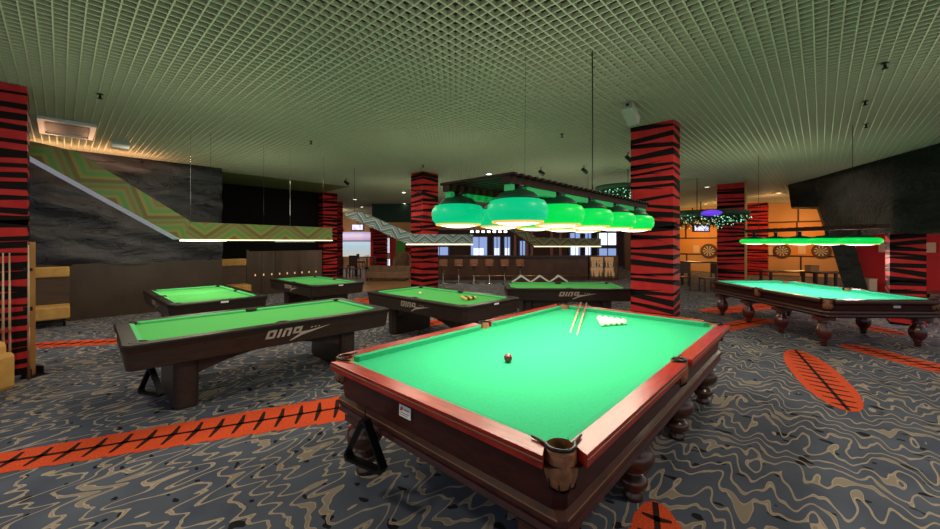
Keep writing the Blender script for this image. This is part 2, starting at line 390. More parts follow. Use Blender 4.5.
# rock bulkhead hanging on the right with its strut
def C_(px, py): return P(px, py, ZC)
rows = [(C_(788, 185), AT(791, 207, 13.2)), (C_(815, 178), AT(818, 207, 12.0)), (C_(822, 176), AT(827, 233, 11.3)), (C_(855, 166.5), AT(855, 235, 9.9)),
        (C_(893, 156), AT(893, 233, 7.75)), (C_(940, 143), AT(940, 233, 7.1)), (C_(1020, 120.5), AT(1020, 233, 6.4))]
RK = (GR(800, 1.0)).normalized()
rock_sheet('wall_right_rock', rows, tuple(RK * 1.1), ROCK2, .12, 20, 3.0, fr=.45)
q = [AT(826, 228, 10.9), AT(850, 228, 10.5), GR(872, 10.5), GR(848, 10.9)]; bk = GR(835, 1.0).normalized() * .5
m = MB(); m.loft([[q[3], q[2], q[2] + bk, q[3] + bk], [q[0], q[1], q[1] + bk, q[0] + bk]])
struct(m.build('trim_2', ROCK2))

# ------------------------------------------------------------------ zebra columns
def zebra(cx, cy, sx, sy, h=ZC, rz=0.0, seed=1, step=.15):
    rnd = random.Random(seed); m = MB(); hx, hy = sx / 2, sy / 2
    m.box(-hx, hx, -hy, hy, 0, h); m.mi = 1
    e = .004; C = [(-hx - e, -hy - e), (hx + e, -hy - e), (hx + e, hy + e), (-hx - e, hy + e)]
    z = .03
    while z < h - .05:
        base = [rnd.uniform(-.055, .055) for _ in range(4)]
        th = [rnd.choice((.025, .045, .07, .10)) + rnd.uniform(0, .02) for _ in range(4)]
        for k in range(4):
            a, b = C[k], C[(k + 1) % 4]; n = 5
            for i in range(n):
                f0, f1 = i / n, (i + 1) / n; K = (k + 1) % 4
                def zz(f): 
                    c = z + base[k] * (1 - f) + base[K] * f; w = (th[k] * (1 - f) + th[K] * f) * .5; return max(0.002, c - w), min(h - .002, c + w)
                l0, h0 = zz(f0); l1, h1 = zz(f1)
                pa = (a[0] + (b[0] - a[0]) * f0, a[1] + (b[1] - a[1]) * f0); pb = (a[0] + (b[0] - a[0]) * f1, a[1] + (b[1] - a[1]) * f1)
                m.face([(*pa, l0), (*pb, l1), (*pb, h1), (*pa, h0)])
            if rnd.random() < .5:                       # a thin splinter that splits off the stripe
                l0, h0 = z + base[k], z + base[k] + .012; s = rnd.choice((-1, 1)); e2 = z + base[K] + s * .06
                pa, pb = (a, b)
                mid = (a[0] + (b[0] - a[0]) * .75, a[1] + (b[1] - a[1]) * .75)
                if 0 < e2 < h - .02: m.face([(*pa, l0), (*mid, e2), (*mid, e2 + .006), (*pa, h0 + .02)])
        z += step * rnd.uniform(.85, 1.15)
    o = m.build('column', [ZRED, ZBLK], loc=(cx, cy, 0), rz=rz, weld=False)
    return struct(o)
zebra(7.06, 2.13, .40, .68, seed=3)
zebra(7.31, 8.60, .58, .54, seed=5)
zebra(15.92, 2.28, .50, .80, seed=8)
zebra(24.6, 2.47, .50, .95, seed=9)
zebra(-.75, 7.87, .90, .55, seed=11, step=.125)
zebra(7.48, 15.0, .60, .60, seed=14)
zebra(12.2, -1.305, .80, .49, h=1.96, seed=21, step=.12)
c = GR(337, 19.0); zebra(c.x, c.y, .44, .4, rz=VROT, seed=23)
c = GR(380.5, 21.0); zebra(c.x, c.y, .66, .5, rz=VROT, seed=24)
for px, w in ((341.5, .2), (372.3, .3)):
    c = GR(px, 26.6); m = MB(); m.box(-w / 2, w / 2, -.1, .1, 0, 2.7); struct(m.build('trim_3', ZRED, loc=c, rz=VROT))
c = GR(408.5, 22.0); zebra(c.x, c.y, .35, .3, h=2.2, rz=VROT, seed=25)

# bright windows in the far wall
WIN = mat('daylight', (.1, .1, .1), .4, emit=(.78, .86, 1.0), es=1.6)
WINB = mat('blue_daylight', (.1, .1, .1), .4, emit=(.30, .42, .80), es=.9)
WFR = mat('window_frame', (.10, .05, .04), .5)
k = 0
for px0, px1, y0, y1, wm in ((430, 449, 246, 256.5, WINB), (470, 488, 236, 257, WINB), (493, 501, 236, 257, WINB), (503.5, 511, 236, 257, WINB), (519, 526, 240, 257, WINB),
                             (569, 581, 232, 256, WINB), (584, 592, 232, 256, WINB), (598, 617, 232, 246, WIN), (598, 617, 247.5, 257, WINB), (386, 390.5, 237, 254, WIN), (385.5, 391, 258, 271, WIN)):
    k += 1; D = 26.9; a = AT(px0, y0, D); b = AT(px1, y1, D); w = (px1 - px0) / F_PX * D
    fr = MB(); c = GR((px0 + px1) / 2, D); z0, z1 = b.z, a.z; e = .07
    for bx in ((-w / 2, w / 2, z0, z0 + e), (-w / 2, w / 2, z1 - e, z1), (-w / 2, -w / 2 + e, z0, z1), (w / 2 - e, w / 2, z0, z1), (-.025, .025, z0, z1)): fr.box(bx[0], bx[1], -.06, .06, bx[2], bx[3])
    fo = struct(fr.build('window_%d' % k, WFR, loc=c, rz=VROT))
    pn = MB(); pn.box(-w / 2, w / 2, 0.0, .04, z0, z1); pn.build('pane', wm, fo)
    if wm is WINB and px1 - px0 > 6 and y0 < 240:
        pb = MB(); pb.box(-w * .3, w * .25, -.02, .0, z0 + .05, z0 + (z1 - z0) * .42); pb.build('sunlit_pane', WIN, fo)

# ------------------------------------------------------------------ rounded rectangle
def rrect(L, Wd, r, n=5):
    pts = []
    for cx, cy, a0 in ((L / 2 - r, Wd / 2 - r, 0), (-L / 2 + r, Wd / 2 - r, 90), (-L / 2 + r, -Wd / 2 + r, 180), (L / 2 - r, -Wd / 2 + r, 270)):
        for i in range(n + 1):
            a = math.radians(a0 + 90 * i / n); pts.append((cx + r * math.cos(a), cy + r * math.sin(a)))
    return pts

# ------------------------------------------------------------------ turned leg table (pyramid billiards)
def leg_mesh(ztop, fluted=False):
    h = ztop; m = MB()
    m.box(-.105, .105, -.105, .105, h - .05, h)
    prof = [(.03, .0), (.062, .004), (.066, .03), (.05, .05), (.048, .065), (.085, .095), (.096, .125), (.085, .155), (.055, .18), (.045, .195),
            (.060, .20), (.105, .225), (.130, .265), (.135, .305), (.122, .345), (.09, .375), (.095, .388), (.1, .40), (.1, h - .05)]
    prof = [(r, z * (h - .05) / .40) if z < .40 else (r, z if z == h - .05 else (h - .05) * .985) for r, z in prof]
    if fluted:
        prof = [(.02, 0), (.035, .005), (.05, .03), (.035, .06), (.05, .075), (.062, .085), (.05, .10), (.085, .14), (.108, .20), (.108, .27), (.088, .33), (.06, .37), (.06, .385), (.085, .40), (.06, .42), (.075, .46), (.08, .50), (.07, h - .05)]
        n = 32; rings = [[(r * (1 - (.07 if i % 4 == 0 and .12 < z < .34 else 0)) * math.cos(2 * math.pi * i / n), r * (1 - (.07 if i % 4 == 0 and .12 < z < .34 else 0)) * math.sin(2 * math.pi * i / n), z) for i in range(n)] for r, z in prof]
        m.loft(rings, True, True, True)
    else: m.lathe(prof, n=28)
    return m

def pocket_bag(t, x, y, ang, zt, corner, R=.062):
    """leather pocket with its iron yoke; ang = outward direction"""
    M0 = Matrix.Translation((x, y, 0)) @ Matrix.Rotation(ang, 4, 'Z')
    yoke = MB(); yoke.M = M0
    r = R; arm = .075 if corner else .05; sp = math.radians(42 if corner else 80)
    arc = [(r * math.cos(a), r * math.sin(a), zt + .006) for a in [math.radians(-95 + 190 * i / 14) for i in range(15)]]
    e = arc[-1]; e0 = arc[0]
    arc = [(e0[0] - arm * math.cos(sp), e0[1] - arm * math.sin(sp), zt + .010)] + arc + [(e[0] - arm * math.cos(sp), e[1] + arm * math.sin(sp), zt + .010)]
    yoke.tube(arc, [.005] + [.0085] * 15 + [.005], 8)
    y_o = yoke.build('pocket_yoke', BLACKM, t)
    bag = MB(); bag.M = M0; n = 20
    rings = []
    for k, (rr, dz) in enumerate(((1.0, .0), (1.06, -.03), (1.12, -.07), (1.08, -.12), (.90, -.155), (.5, -.175), (.05, -.18))):
        rings.append([(rr * r * math.cos(2 * math.pi * i / n) * (1.0) + .006, rr * r * math.sin(2 * math.pi * i / n) * (1 + .04 * math.sin(5 * i)), zt + dz) for i in range(n)])
    bag.loft(rings, True, False, True)
    rings2 = [[(p[0] * .94, p[1] * .94, p[2] + .004) for p in rg] for rg in rings[::-1]]
    bag.loft(rings2, True, False, True)
    b = bag.build('leather_pocket', LEATHER, t)
    lip = MB(); lip.M = M0
    lip.tube([((r * .98) * math.cos(a) + .004, (r * .98) * math.sin(a), zt - .012) for a in [math.radians(-100 + 200 * i / 14) for i in range(15)]], .006, 6)
    lip.build('stitched_rim', LEATHER, b)
    bm_ = MB(); bm_.M = M0
    for a in (-60, -20, 20, 60):
        aa = math.radians(a); bm_.tube([(r * 1.1 * math.cos(aa), r * 1.1 * math.sin(aa), zt - .12), (r * 1.0 * math.cos(aa), r * 1.0 * math.sin(aa), zt - .165), (r * 0.2, 0, zt - .20)], .004, 5)
    bm_.build('strap', BLACKM, b)
    return y_o

PCUT = .13; RW = .105
def russian_table(label, loc, rz, L, Wd, zt, cloth, cush, rail_m, rail_x, body_m, leg_m, legx, legy, zb, fluted=False, plaque=None):
    t = thing('billiard_table', label, 'billiard table', loc, rz)
    rw, cw = RW, .038; hx, hy = L / 2, Wd / 2; zr = zt - .055; pc = PCUT; pm = .075
    for sy in (1, -1):
        for sx in (1, -1):
            m = MB(); yo, yi = sy * hy, sy * (hy - rw)
            m.prism([(sx * pm, yo), (sx * (hx - pc), yo), (sx * (hx - pc - .0), sy * (hy - .0)), (sx * (hx - pc - .05), yi), (sx * (pm + .01), yi)], zr, zt)
            m.mi = 1; m.prism([(sx * pm, yo + sy * .004), (sx * (hx - pc), yo + sy * .004), (sx * (hx - pc), yo), (sx * pm, yo)], zt - .026, zt - .018)
            m.build('rail', [rail_m, LITEDGE], t, bevel=.006)
            c = MB(); y2 = sy * (hy - rw - cw)
            c.loft([[(sx * (pm + .012), yi, zr), (sx * (pm + .012), yi, zt - .004), (sx * (pm + .05), y2, zt - .010), (sx * (pm + .05), y2 + sy * .012, zr)],
                    [(sx * (hx - pc - .052), yi, zr), (sx * (hx - pc - .052), yi, zt - .004), (sx * (hx - pc - .10), y2, zt - .010), (sx * (hx - pc - .10), y2 + sy * .012, zr)]])
            c.build('cushion', cush, t)
    for sx in (1, -1):
        m = MB(); xo, xi = sx * hx, sx * (hx - rw)
        m.prism([(xo, hy - pc), (xo, -hy + pc), (xi, -hy + pc + .05), (xi, hy - pc - .05)], zr, zt)
        m.mi = 1; m.prism([(xo + sx * .004, hy - pc), (xo + sx * .004, -hy + pc), (xo, -hy + pc), (xo, hy - pc)], zt - .026, zt - .018)
        m.build('rail', [rail_x, LITEDGE], t, bevel=.006)
        c = MB(); x2 = sx * (hx - rw - cw); e = hy - pc - .052
        c.loft([[(xi, -e, zr), (xi, -e, zt - .004), (x2, -e + .05, zt - .010), (x2 + sx * .012, -e + .05, zr)], [(xi, e, zr), (xi, e, zt - .004), (x2, e - .05, zt - .010), (x2 + sx * .012, e - .05, zr)]])
        c.build('cushion', cush, t)
    b = MB(); b.prism([(-hx + .09, -hy + .16), (-hx + .16, -hy + .09), (hx - .16, -hy + .09), (hx - .09, -hy + .16), (hx - .09, hy - .16), (hx - .16, hy - .09), (-hx + .16, hy - .09), (-hx + .09, hy - .16)], zt - .085, zt - .052)
    b.build('playing_bed', cloth, t)
    # apron and mouldings, cut back at the corners
    def ring(i, z, ch): 
        x, y = hx - i, hy - i
        return [(-x, -y + ch, z), (-x + ch, -y, z), (x - ch, -y, z), (x, -y + ch, z), (x, y - ch, z), (x - ch, y, z), (-x + ch, y, z), (-x, y - ch, z)]
    a = MB(); za = zb + .11
    a.loft([ring(.10, za, .05), ring(.085, zr - .05, .05), ring(.05, zr - .02, .08), ring(.02, zr - .001, .10)])
    a.build('apron', body_m, t, bevel=.004)
    a = MB(); a.loft([ring(.17, zb - .02, .03), ring(.10, zb, .03), ring(.075, zb + .02, .03), ring(.085, zb + .05, .03), ring(.07, za - .035, .03), ring(.075, za - .008, .03), ring(.10, za + .01, .03)])
    a.build('lower_frame', body_m, t, bevel=.003)
    lm = MB(); lm.mi = 0
    e = .0755
    for (x0, x1, y0, y1) in ((-hx + e + .03, hx - e - .03, -hy + e - .004, -hy + e), (-hx + e + .03, hx - e - .03, hy - e, hy - e + .004), (-hx + e - .004, -hx + e, -hy + e + .03, hy - e - .03), (hx - e, hx - e + .004, -hy + e + .03, hy - e - .03)):
        lm.box(x0, x1, y0, y1, za - .012, za - .006)
    lm.build('moulding_line', LITEDGE, t)
    lg = None
    for x in legx:
        for y in legy:
            if lg is None: lg = leg_mesh(zb - .018, fluted).build('leg', leg_m, t, (x, y, 0))
            else: o = lg.copy(); COL.objects.link(o); o.parent = t; o.location = (x, y, 0)
    o_ = .065
    for sx in (1, -1):
        for sy in (1, -1): pocket_bag(t, sx * (hx - .125), sy * (hy - .12), math.atan2(sy, sx), zt, True)
    for sy in (1, -1): pocket_bag(t, 0, sy * (hy - .075), math.atan2(sy, 0), zt, False, .055)
    if plaque:
        x, y, z, face = plaque; m = MB()
        if face == 'x':
            m.box(x - .004, x, y - .055, y + .055, z - .035, z + .035); pl = m.build('name_plaque', WHITE, t); k = MB()
            k.mi = 0; k.prism([(-.04, .0), (-.018, .005), (-.012, .022), (-.03, .026)], 0, .0015)
            k.M = Matrix(); r = MB(); r.M = Matrix.Translation((x - .0045, y, z)) @ Matrix.Rotation(math.pi / 2, 4, 'Z').inverted() @ Matrix.Rotation(math.pi / 2, 4, 'X')
            r.prism([(-.045, .0), (-.022, .004), (-.016, .022), (-.036, .026)], 0, .0012); r.mi = 1
            r.box(-.008, .042, .008, .018, 0, .0012); r.box(-.044, .04, -.012, -.006, 0, .0012); r.box(-.044, .03, -.024, -.019, 0, .0012)
            r.build('plaque_print', [REDINK, GREYINK], pl)
        else:
            m.box(x - .06, x + .06, y, y + .004, z - .03, z + .03); m.build('name_plaque', WHITE, t)
    return t

# foreground table: X 1.38..4.80, Y .74..2.68
T1 = russian_table('large mahogany billiard table in front with white ball triangle and leather pockets', (3.10, 1.72, 0), 0, 3.54, 2.04, .85, CLOTH1, CUSH1, MAHOG, MAHOGX, MAHD, LEGW,
                   (-1.55, -.48, .58, 1.58), (-.79, .79), .455, plaque=(-1.77 + .082, .12, .695, 'x'))
# right hand table, turned 45 degrees
dl = Vector((math.cos(math.radians(41.5)), math.sin(math.radians(41.5)), 0)); dw = Vector((dl.y, -dl.x, 0))
c0 = Vector((8.26, -.06, 0)); cT7 = c0 + dl * 1.56 + dw * .95
T7 = russian_table('dark carved billiard table with teal cloth under the long lamp on the right', cT7, math.radians(41.5), 3.15, 1.90, .80, CLOTH7, CLOTH7, MAHD, MAHD, MAHD,
                   noisy('carved_red_wood', (.035, .006, .005), (.11, .015, .01), 8, .3, coat=.5), (-1.30, -.42, .44, 1.30), (-.76, .76), .50, fluted=True, plaque=(-1.575 + .082, -.22, .70, 'x'))

# ------------------------------------------------------------------ pool table with block legs
def dino(t, x, y, z, s, M):
    """the slanted DINO lettering with its dart, drawn as flat letters on the apron"""
    m = MB(); m.M = M
    def bar(pts): m.prism(pts, 0, .003)
    sh = .35
    def sk(px, py): return (px + py * sh, py)
    def R(x0, x1, y0, y1): bar([sk(x0, y0), sk(x1, y0), sk(x1, y1), sk(x0, y1)])
    h, w_ = .075, .022
    x = -.26
    R(x, x + w_, 0, h); R(x, x + .075, h - .018, h); R(x, x + .075, 0, .018); R(x + .055, x + .077, .008, h - .008); x += .098   # D
    R(x, x + w_, 0, h); x += .042                                                                                              # I
    R(x, x + w_, 0, h); R(x, x + .065, h - .018, h); R(x + .048, x + .07, 0, h - .006); x += .090                                # N
    R(x, x + w_, 0.018, h); R(x, x + .07, h - .018, h); R(x + .052, x + .074, .02, h); R(x, x + .074, .014, .030)                # O
    m.prism([(-.045, -.045), (.03, -.004), (.33, .045), (.06, -.012), (-.035, -.05)], .0, .0035)                               # dart under the letters
    m.prism([(.035, .0), (.055, .022), (.13, .022), (.34, .050), (.10, .006)], 0, .0034)
    for i in range(3): m.prism([(.145 + i * .035, .045), (.160 + i * .035, .045), (.166 + i * .035, .056), (.152 + i * .035, .056)], 0, .003)
    return m.build('logo_lettering', LOGO, t)

def pool_table(label, loc, rz, sc=1.0, logo_sides=(-1,), plaque_ends=(-1,), L=2.74, Wd=1.46):
    t = thing('pool_table', label, 'pool table', loc, rz); L *= sc; Wd *= sc
    hx, hy = L / 2, Wd / 2; zt = .78; rw = .125 * sc; cw = .045; zb = .53
    def rr(i, z, r=.07): return [(x, y, z) for x, y in rrect(L - 2 * i, Wd - 2 * i, r)]
    b = MB(); b.loft([rr(.05, zb - .0, .05), rr(.035, zb + .01, .06), rr(.012, zt - .075, .075), rr(.0, zt - .05, .08)])
    b.build('apron', PBLACK, t)
    # rail top: ring between rounded outline and the inner opening
    o_ = rr(.0, zt - .0501, .08); o1 = rr(.0, zt - .012, .08); o2 = rr(.012, zt, .07)
    inn = rr(rw, zt, .012); inn2 = rr(rw, zt - .05, .012)
    m = MB(); m.loft([o_, o1, o2, inn, inn2], caps=False, sm=False); m.build('rail', PRAIL, t)
    bed = MB(); bed.box(-hx + rw - .005, hx - rw + .005, -hy + rw - .005, hy - rw + .005, zt - .06, zt - .035); bed.build('playing_bed', CLOTH2, t)
    def cush(p):
        c = MB(); c.loft(p); c.build('cushion', CUSH2, t)
    zc, zl = zt - .002, zt - .012
    for sy in (1, -1):
        y1, y2 = sy * (hy - rw), sy * (hy - rw - cw)
        for sx in (1, -1):
            cush([[(sx * .06, y1, zl - .025), (sx * .06, y1, zc), (sx * .075, y2, zl), (sx * .075, y2, zl - .022)], [(sx * (hx - rw - .05), y1, zl - .025), (sx * (hx - rw - .05), y1, zc), (sx * (hx - rw - .10), y2, zl), (sx * (hx - rw - .10), y2, zl - .022)]])
    for sx in (1, -1):
        x1, x2 = sx * (hx - rw), sx * (hx - rw - cw); e = hy - rw - .05
        cush([[(x1, -e, zl - .025), (x1, -e, zc), (x2, -e + .05, zl), (x2, -e + .05, zl - .022)], [(x1, e, zl - .025), (x1, e, zc), (x2, e - .05, zl), (x2, e - .05, zl - .022)]])
    pk = None
    for x, y in ((hx - rw, hy - rw), (-hx + rw, hy - rw), (hx - rw, -hy + rw), (-hx + rw, -hy + rw), (0, hy - rw + .01), (0, -hy + rw - .01)):
        if pk is None:
            m = MB(); m.lathe([(.052, -.030), (.058, .002), (.072, .004), (.075, .001), (.074, -.02)], n=18, caps=False); m.lathe([(.057, -.028), (.0571, -.026)], n=18)
            pk = m.build('pocket', BLACK, t, (x, y, zt))
        else: o = pk.copy(); COL.objects.link(o); o.parent = t; o.location = (x, y, zt)
    sg = MB()
    for sy in (1, -1):
        for i in (-3, -2, -1, 1, 2, 3): sg.lathe([(.006, 0), (.006, .001)], (i * L * .115, sy * (hy - rw * .45), zt), 8)
    sg.build('rail_sights', IVORY, t)
    # pedestals and arched stretcher
    for sx in (-1, 1):
        m = MB(); xc = sx * (hx - .50 * sc); pts = rrect(.22, Wd - .46, .08)
        m.M = Matrix.Translation((xc, 0, 0)); m.prism(pts, .03, zb + .005); m.prism(rrect(.19, Wd - .52, .05), 0, .03); m.M = Matrix()
        m.build('pedestal', PBLACK, t)
    x0 = hx - .50 * sc - .10; n = 12; ys = Wd / 2 - .32
    for sy in (-1, 1):
        m = MB(); tp = [(-x0 + 2 * x0 * i / n) for i in range(n + 1)]
        R = [[(x, sy * ys - .02, zb + .002), (x, sy * ys + .02, zb + .002), (x, sy * ys + .02, zb - .20 + .15 * (1 - (x / x0) ** 2)), (x, sy * ys - .02, zb - .20 + .15 * (1 - (x / x0) ** 2))] for x in tp]
        m.loft(R); m.build('stretcher', PBLACK, t)
    tilt = math.atan2(.023, .165)
    for sy in logo_sides:
        M = Matrix.Translation((0.10 if sy < 0 else -.1, sy * (hy - .020), zt - .150)) @ Matrix.Rotation(0 if sy < 0 else math.pi, 4, 'Z') @ Matrix.Rotation(math.pi / 2 + tilt, 4, 'X') @ Matrix.Translation((0, 0, .002)) @ Matrix.Scale(1.25, 4)
        dino(t, 0, 0, 0, 1, M)
    for sx in plaque_ends:
        m = MB(); m.M = Matrix.Translation((sx * (hx + .0005), 0.03, zt - .032)); m.box(-.003, .003, -.055, .055, -.014, .014); m.build('name_plaque', WHITE, t)
    return t
PG = None
# table beside the foreground one: near long side along X
pool_table('dark pool table at left front with silver lettering, nearest of the pool tables', (1.80, 5.28, 0), math.radians(-2), 1.03)
pool_table('dark pool table close to the black rock wall and the brown wall panel', (1.78, 8.42, 0), math.radians(-90), .96, (-1,), (1,))
pool_table('dark pool table in front of the dark metal partition and far red column', (4.26, 9.15, 0), math.radians(-90), .89, (-1,), (1,))
pool_table('dark pool table in the middle with racked balls and one white cue ball', (4.63, 5.05, 0), math.radians(-90), .95, (-1,), (1,))
cd = Vector((math.cos(math.radians(-50)), math.sin(math.radians(-50)), 0)); nn = Vector((-cd.y, cd.x, 0))
cT6 = P(569, 288.6, .78) + nn * .62; 
pool_table('dark pool table seen side on, behind far end of the mahogany table', (cT6.x, cT6.y, 0), math.radians(-49), .93)

# ------------------------------------------------------------------ balls, cues, racks
def ball(name, label, x, y, z, r, m, grp=None):
    b = MB(); b.sphere((0, 0, 0), r, 20); return tag(b.build(name, m, loc=(x, y, z)), label, 'billiard ball', grp)
ZB = .85 - .052
ball('billiard_ball', 'dark red billiard ball alone on the green cloth of the front table', 2.33, 1.76, ZB + .034, .034, REDBALL)
ordn = ['apex', 'second', 'third', 'fourth', 'back']; pos = {2: ['left', 'right'], 3: ['left', 'middle', 'right'], 4: ['leftmost', 'inner left', 'inner right', 'rightmost'], 5: ['leftmost', 'inner left', 'middle', 'inner right', 'rightmost']}
proto = None
for r in range(5):
    for k in range(r + 1):
        lab = 'white billiard ball at the apex of the triangle, nearest the red ball' if r == 0 else 'white billiard ball, %s one in the %s row of the triangle' % (pos[r + 1][k], ordn[r])
        x = 4.02 + r * .0595; y = 1.75 + (r / 2 - k) * .0687
        if proto is None: proto = ball('billiard_ball', lab, x, y, ZB + .034, .034, IVORY, 'white balls racked on the front table')
        else:
            o = proto.copy(); COL.objects.link(o); o.location = (x, y, ZB + .034); o['label'] = lab
def stick(name, label, p0, p1, r0, r1, cat='billiard cue', tipm=WHITE, wood=None):
    t = thing(name, label, cat, p0); v = Vector(p1) - Vector(p0); L = v.length; d = v / L
    m = MB(); m.tube([d * .012, d * L * .6], [r0, r0 + (r1 - r0) * .6], 10); m.build('shaft', wood or CUEW, t)
    m = MB(); m.tube([d * L * .6, d * L], [r0 + (r1 - r0) * .6, r1], 10); m.build('butt', CUEB, t)
    m = MB(); m.tube([d * 0, d * .012], [r0 * .9, r0], 10); m.build('tip', tipm, t)
    return t
CUEW = noisy('maple', (.55, .40, .24), (.68, .52, .33), 4, .35, (1, 1, 8)); CUEB = noisy('dark_butt', (.16, .05, .03), (.30, .12, .07), 5, .3)
stick('billiard_cue', 'cue on the front table, left one of the pair leaning over its far rail', (3.50, 1.86, ZB + .008), (4.86, 2.42, .85 + .035), .007, .014)
stick('billiard_cue', 'cue on the front table, right one of the pair, closer to the ball triangle', (3.46, 1.765, ZB + .008), (4.86, 2.34, .85 + .035), .007, .014)
def tri_rack(label, loc, rz, s=.30, tilt=0.0):
    m = MB(); h = s * .87; P3 = [(0, 0, 0), (-s / 2, 0, -h), (s / 2, 0, -h)]
    pts = []
    for i in range(3):
        a = Vector(P3[i]); b = Vector(P3[(i + 1) % 3]); c = Vector(P3[(i + 2) % 3]); pts += [a.lerp(c, .1), a.lerp(b, .1)]
    inn = [p * .0 + (p - Vector((0, 0, -h * .6))) * .86 + Vector((0, 0, -h * .6)) for p in pts]; w = .028
    R = [[p + Vector((0, w, 0)), p + Vector((0, -w, 0)), q + Vector((0, -w, 0)), q + Vector((0, w, 0))] for p, q in zip(pts, inn)]
    R.append(R[0]); m.loft(R, caps=False)
    m.mi = 0; m.tube([(0, 0, -.02), (0, 0, .05)], .004, 6)
    o = m.build('ball_rack', BLACKM, loc=loc, rz=rz); o.rotation_euler = (0, tilt, rz); return tag(o, label, 'ball rack')
tri_rack('black triangle ball rack hanging at the left corner of the front mahogany table', tuple(AT(365, 414, 2.42)), VROT - .55, .38)
tri_rack('black triangle ball rack hanging below the end of the left pool table', (.62, 4.98, .47), VROT - .3, .34)
# table 5 balls
YB = mat('yellow_ball', (.75, .55, .12), .15, coat=.4); DB = mat('dark_ball', (.10, .03, .02), .15, coat=.4)
for r in range(5):
    for k in range(r + 1):
        nm = ['yellow', 'dark'][(r + k) % 2]
        lab = ('%s pool ball at the apex of the triangle on the middle table' % nm) if r == 0 else '%s pool ball, %s one in the %s row on the middle table' % (nm, pos[r + 1][k], ordn[r])
        ball('pool_ball', lab, 4.68 + (r / 2 - k) * .058, 4.52 - r * .050, .747 + .029, .029, YB if nm == 'yellow' else DB, 'pool balls racked on the middle table')
ball('pool_ball', 'white cue ball near far end of the middle pool table', 4.52, 5.45, .747 + .029, .029, IVORY)

# ------------------------------------------------------------------ the lamp over the foreground table
SHG = mat('green_shade', (.0, .28, .13), .4, emit=(.0, .58, .23), es=.78, coat=.05, spec=.3)
SHG2 = mat('bright_green_shade', (.0, .35, .08), .4, emit=(.0, .72, .08), es=.85, coat=.05, spec=.3)
CAPG = mat('shade_cap', (.01, .06, .03), .5, spec=.3)
DIFF = mat('lit_diffuser', (.9, .9, .85), .5, emit=(1, .93, .75), es=3.5)
AMB = mat('amber_rim', (.6, .3, .08), .4, emit=(1, .5, .12), es=.9)
LWOOD = noisy('lamp_wood', (.020, .006, .004), (.045, .013, .008), 6, .6, (4, 1, 1), spec=.2)
LITPLANK = mat('green_lit_plank', (.02, .42, .12), .35, emit=(.0, .35, .08), es=.25)  # pale plank; green light from the shades is put into colour and glow
def shade(t, x, y, z, shm, R=.205, flat=1.0, cap=True, power=8):
    m = MB(); m.lathe([(R * .80, .0), (R * .86, .006), (R * .97, .035 * flat), (R, .075 * flat), (R * .98, .11 * flat), (R * .88, .14 * flat), (R * .72, .150 * flat)], n=32, caps=False)
    s = m.build('lamp_shade', shm, t, (x, y, z))
    m = MB(); m.lathe([(R * .74, .148 * flat), (R * .70, .165 * flat), (R * .55, .195 * flat), (R * .3, .215 * flat), (R * .12, .225 * flat)], n=28); m.build('shade_cap', CAPG, s)
    m = MB(); m.lathe([(.045, .215 * flat), (.032, .225 * flat), (.03, .23), (.045, .245)], n=16); m.build('neck', BLACKM, s)
    m = MB(); m.lathe([(.001, -.026), (R * .3, -.024), (R * .6, -.014), (R * .78, .001), (R * .80, .012)], n=32); m.build('diffuser', DIFF, s)
    m = MB(); m.lathe([(R * .76, -.006), (R * .81, -.010), (R * .85, -.004), (R * .855, .004)], n=32, caps=False)
    m.build('shade_rim', AMB, s)
    l = area('shade_light', (x, y, z - .03), R * 1.5, power, (1, .93, .74), shape='DISK'); l.parent = t
    return s
LY = (1.50, 2.06); LX = (2.09, 2.62, 3.16, 3.70, 4.25); ZL = 1.855
lt = thing('billiard_lamp', 'long wooden billiard lamp with ten round green shades above the front table', 'lamp', (0, 0, 0))
for j, y in enumerate(LY):
    for i, x in enumerate(LX): shade(lt, x, y, ZL, SHG if i == 0 or (i == 1 and j == 1) else SHG2)
    m = MB(); m.box(1.96, 4.58, y - .035, y + .035, ZL + .245, ZL + .292); m.build('beam', LWOOD, lt)
    m = MB()
    for i in range(5):
        x = LX[i] - .0; m.box(x + .07, (LX[i + 1] - .07) if i < 4 else 4.55, y - .028, y + .028, ZL + .20, ZL + .243)
    m.box(1.98, LX[0] - .07, y - .028, y + .028, ZL + .20, ZL + .243)
    m.build('green_lit_plank', LITPLANK, lt)
x = 1.98; sl = None
while x < 4.60:
    if sl is None:
        m = MB(); n = 8
        m.box(-.022, .022, 1.43, 2.13, 0, .022); sl = m.build('slat', LWOOD, lt, (x, 0, ZL + .293), bevel=.008)
    else: o = sl.copy(); COL.objects.link(o); o.parent = lt; o.location = (x, 0, ZL + .293)
    x += .085
for x, y, r in ((3.83, 1.78, .007), (2.35, 1.62, .0012)):
    m = MB(); m.tube([(x, y, ZL + .313), (x + .01, y, 3.0), (x, y, ZC - .001)], r, 6); m.build('suspension_cable', BLACKM, lt)

# lamp over the right table
lr = thing('billiard_lamp', 'row of flat green shades above the teal cloth table at right', 'lamp', (0, 0, 0))
ax0 = cT7 - dl * 1.36
for k, tt in enumerate((.24, .84, 1.44, 2.06, 2.70)):
    p = ax0 + dl * tt; shade(lr, p.x, p.y, 1.685, SHG2, R=.285, flat=.72, power=10)
m = MB(); m.M = Matrix.Translation((cT7.x, cT7.y, 0)) @ Matrix.Rotation(math.radians(41.5), 4, 'Z')
m.box(-1.5, 1.5, -.10, .10, 1.94, 1.99)
for i in range(16): m.box(-1.45 + i * .19, -1.41 + i * .19, -.22, .22, 1.99, 2.01)
m.build('beam', LWOOD, lr)
for s in (-1.0, 1.2):
    p = cT7 + dl * s; m = MB(); m.tube([(p.x, p.y, 2.0), (p.x, p.y, ZC - .001)], .005, 6); m.build('suspension_cable', BLACKM, lr)

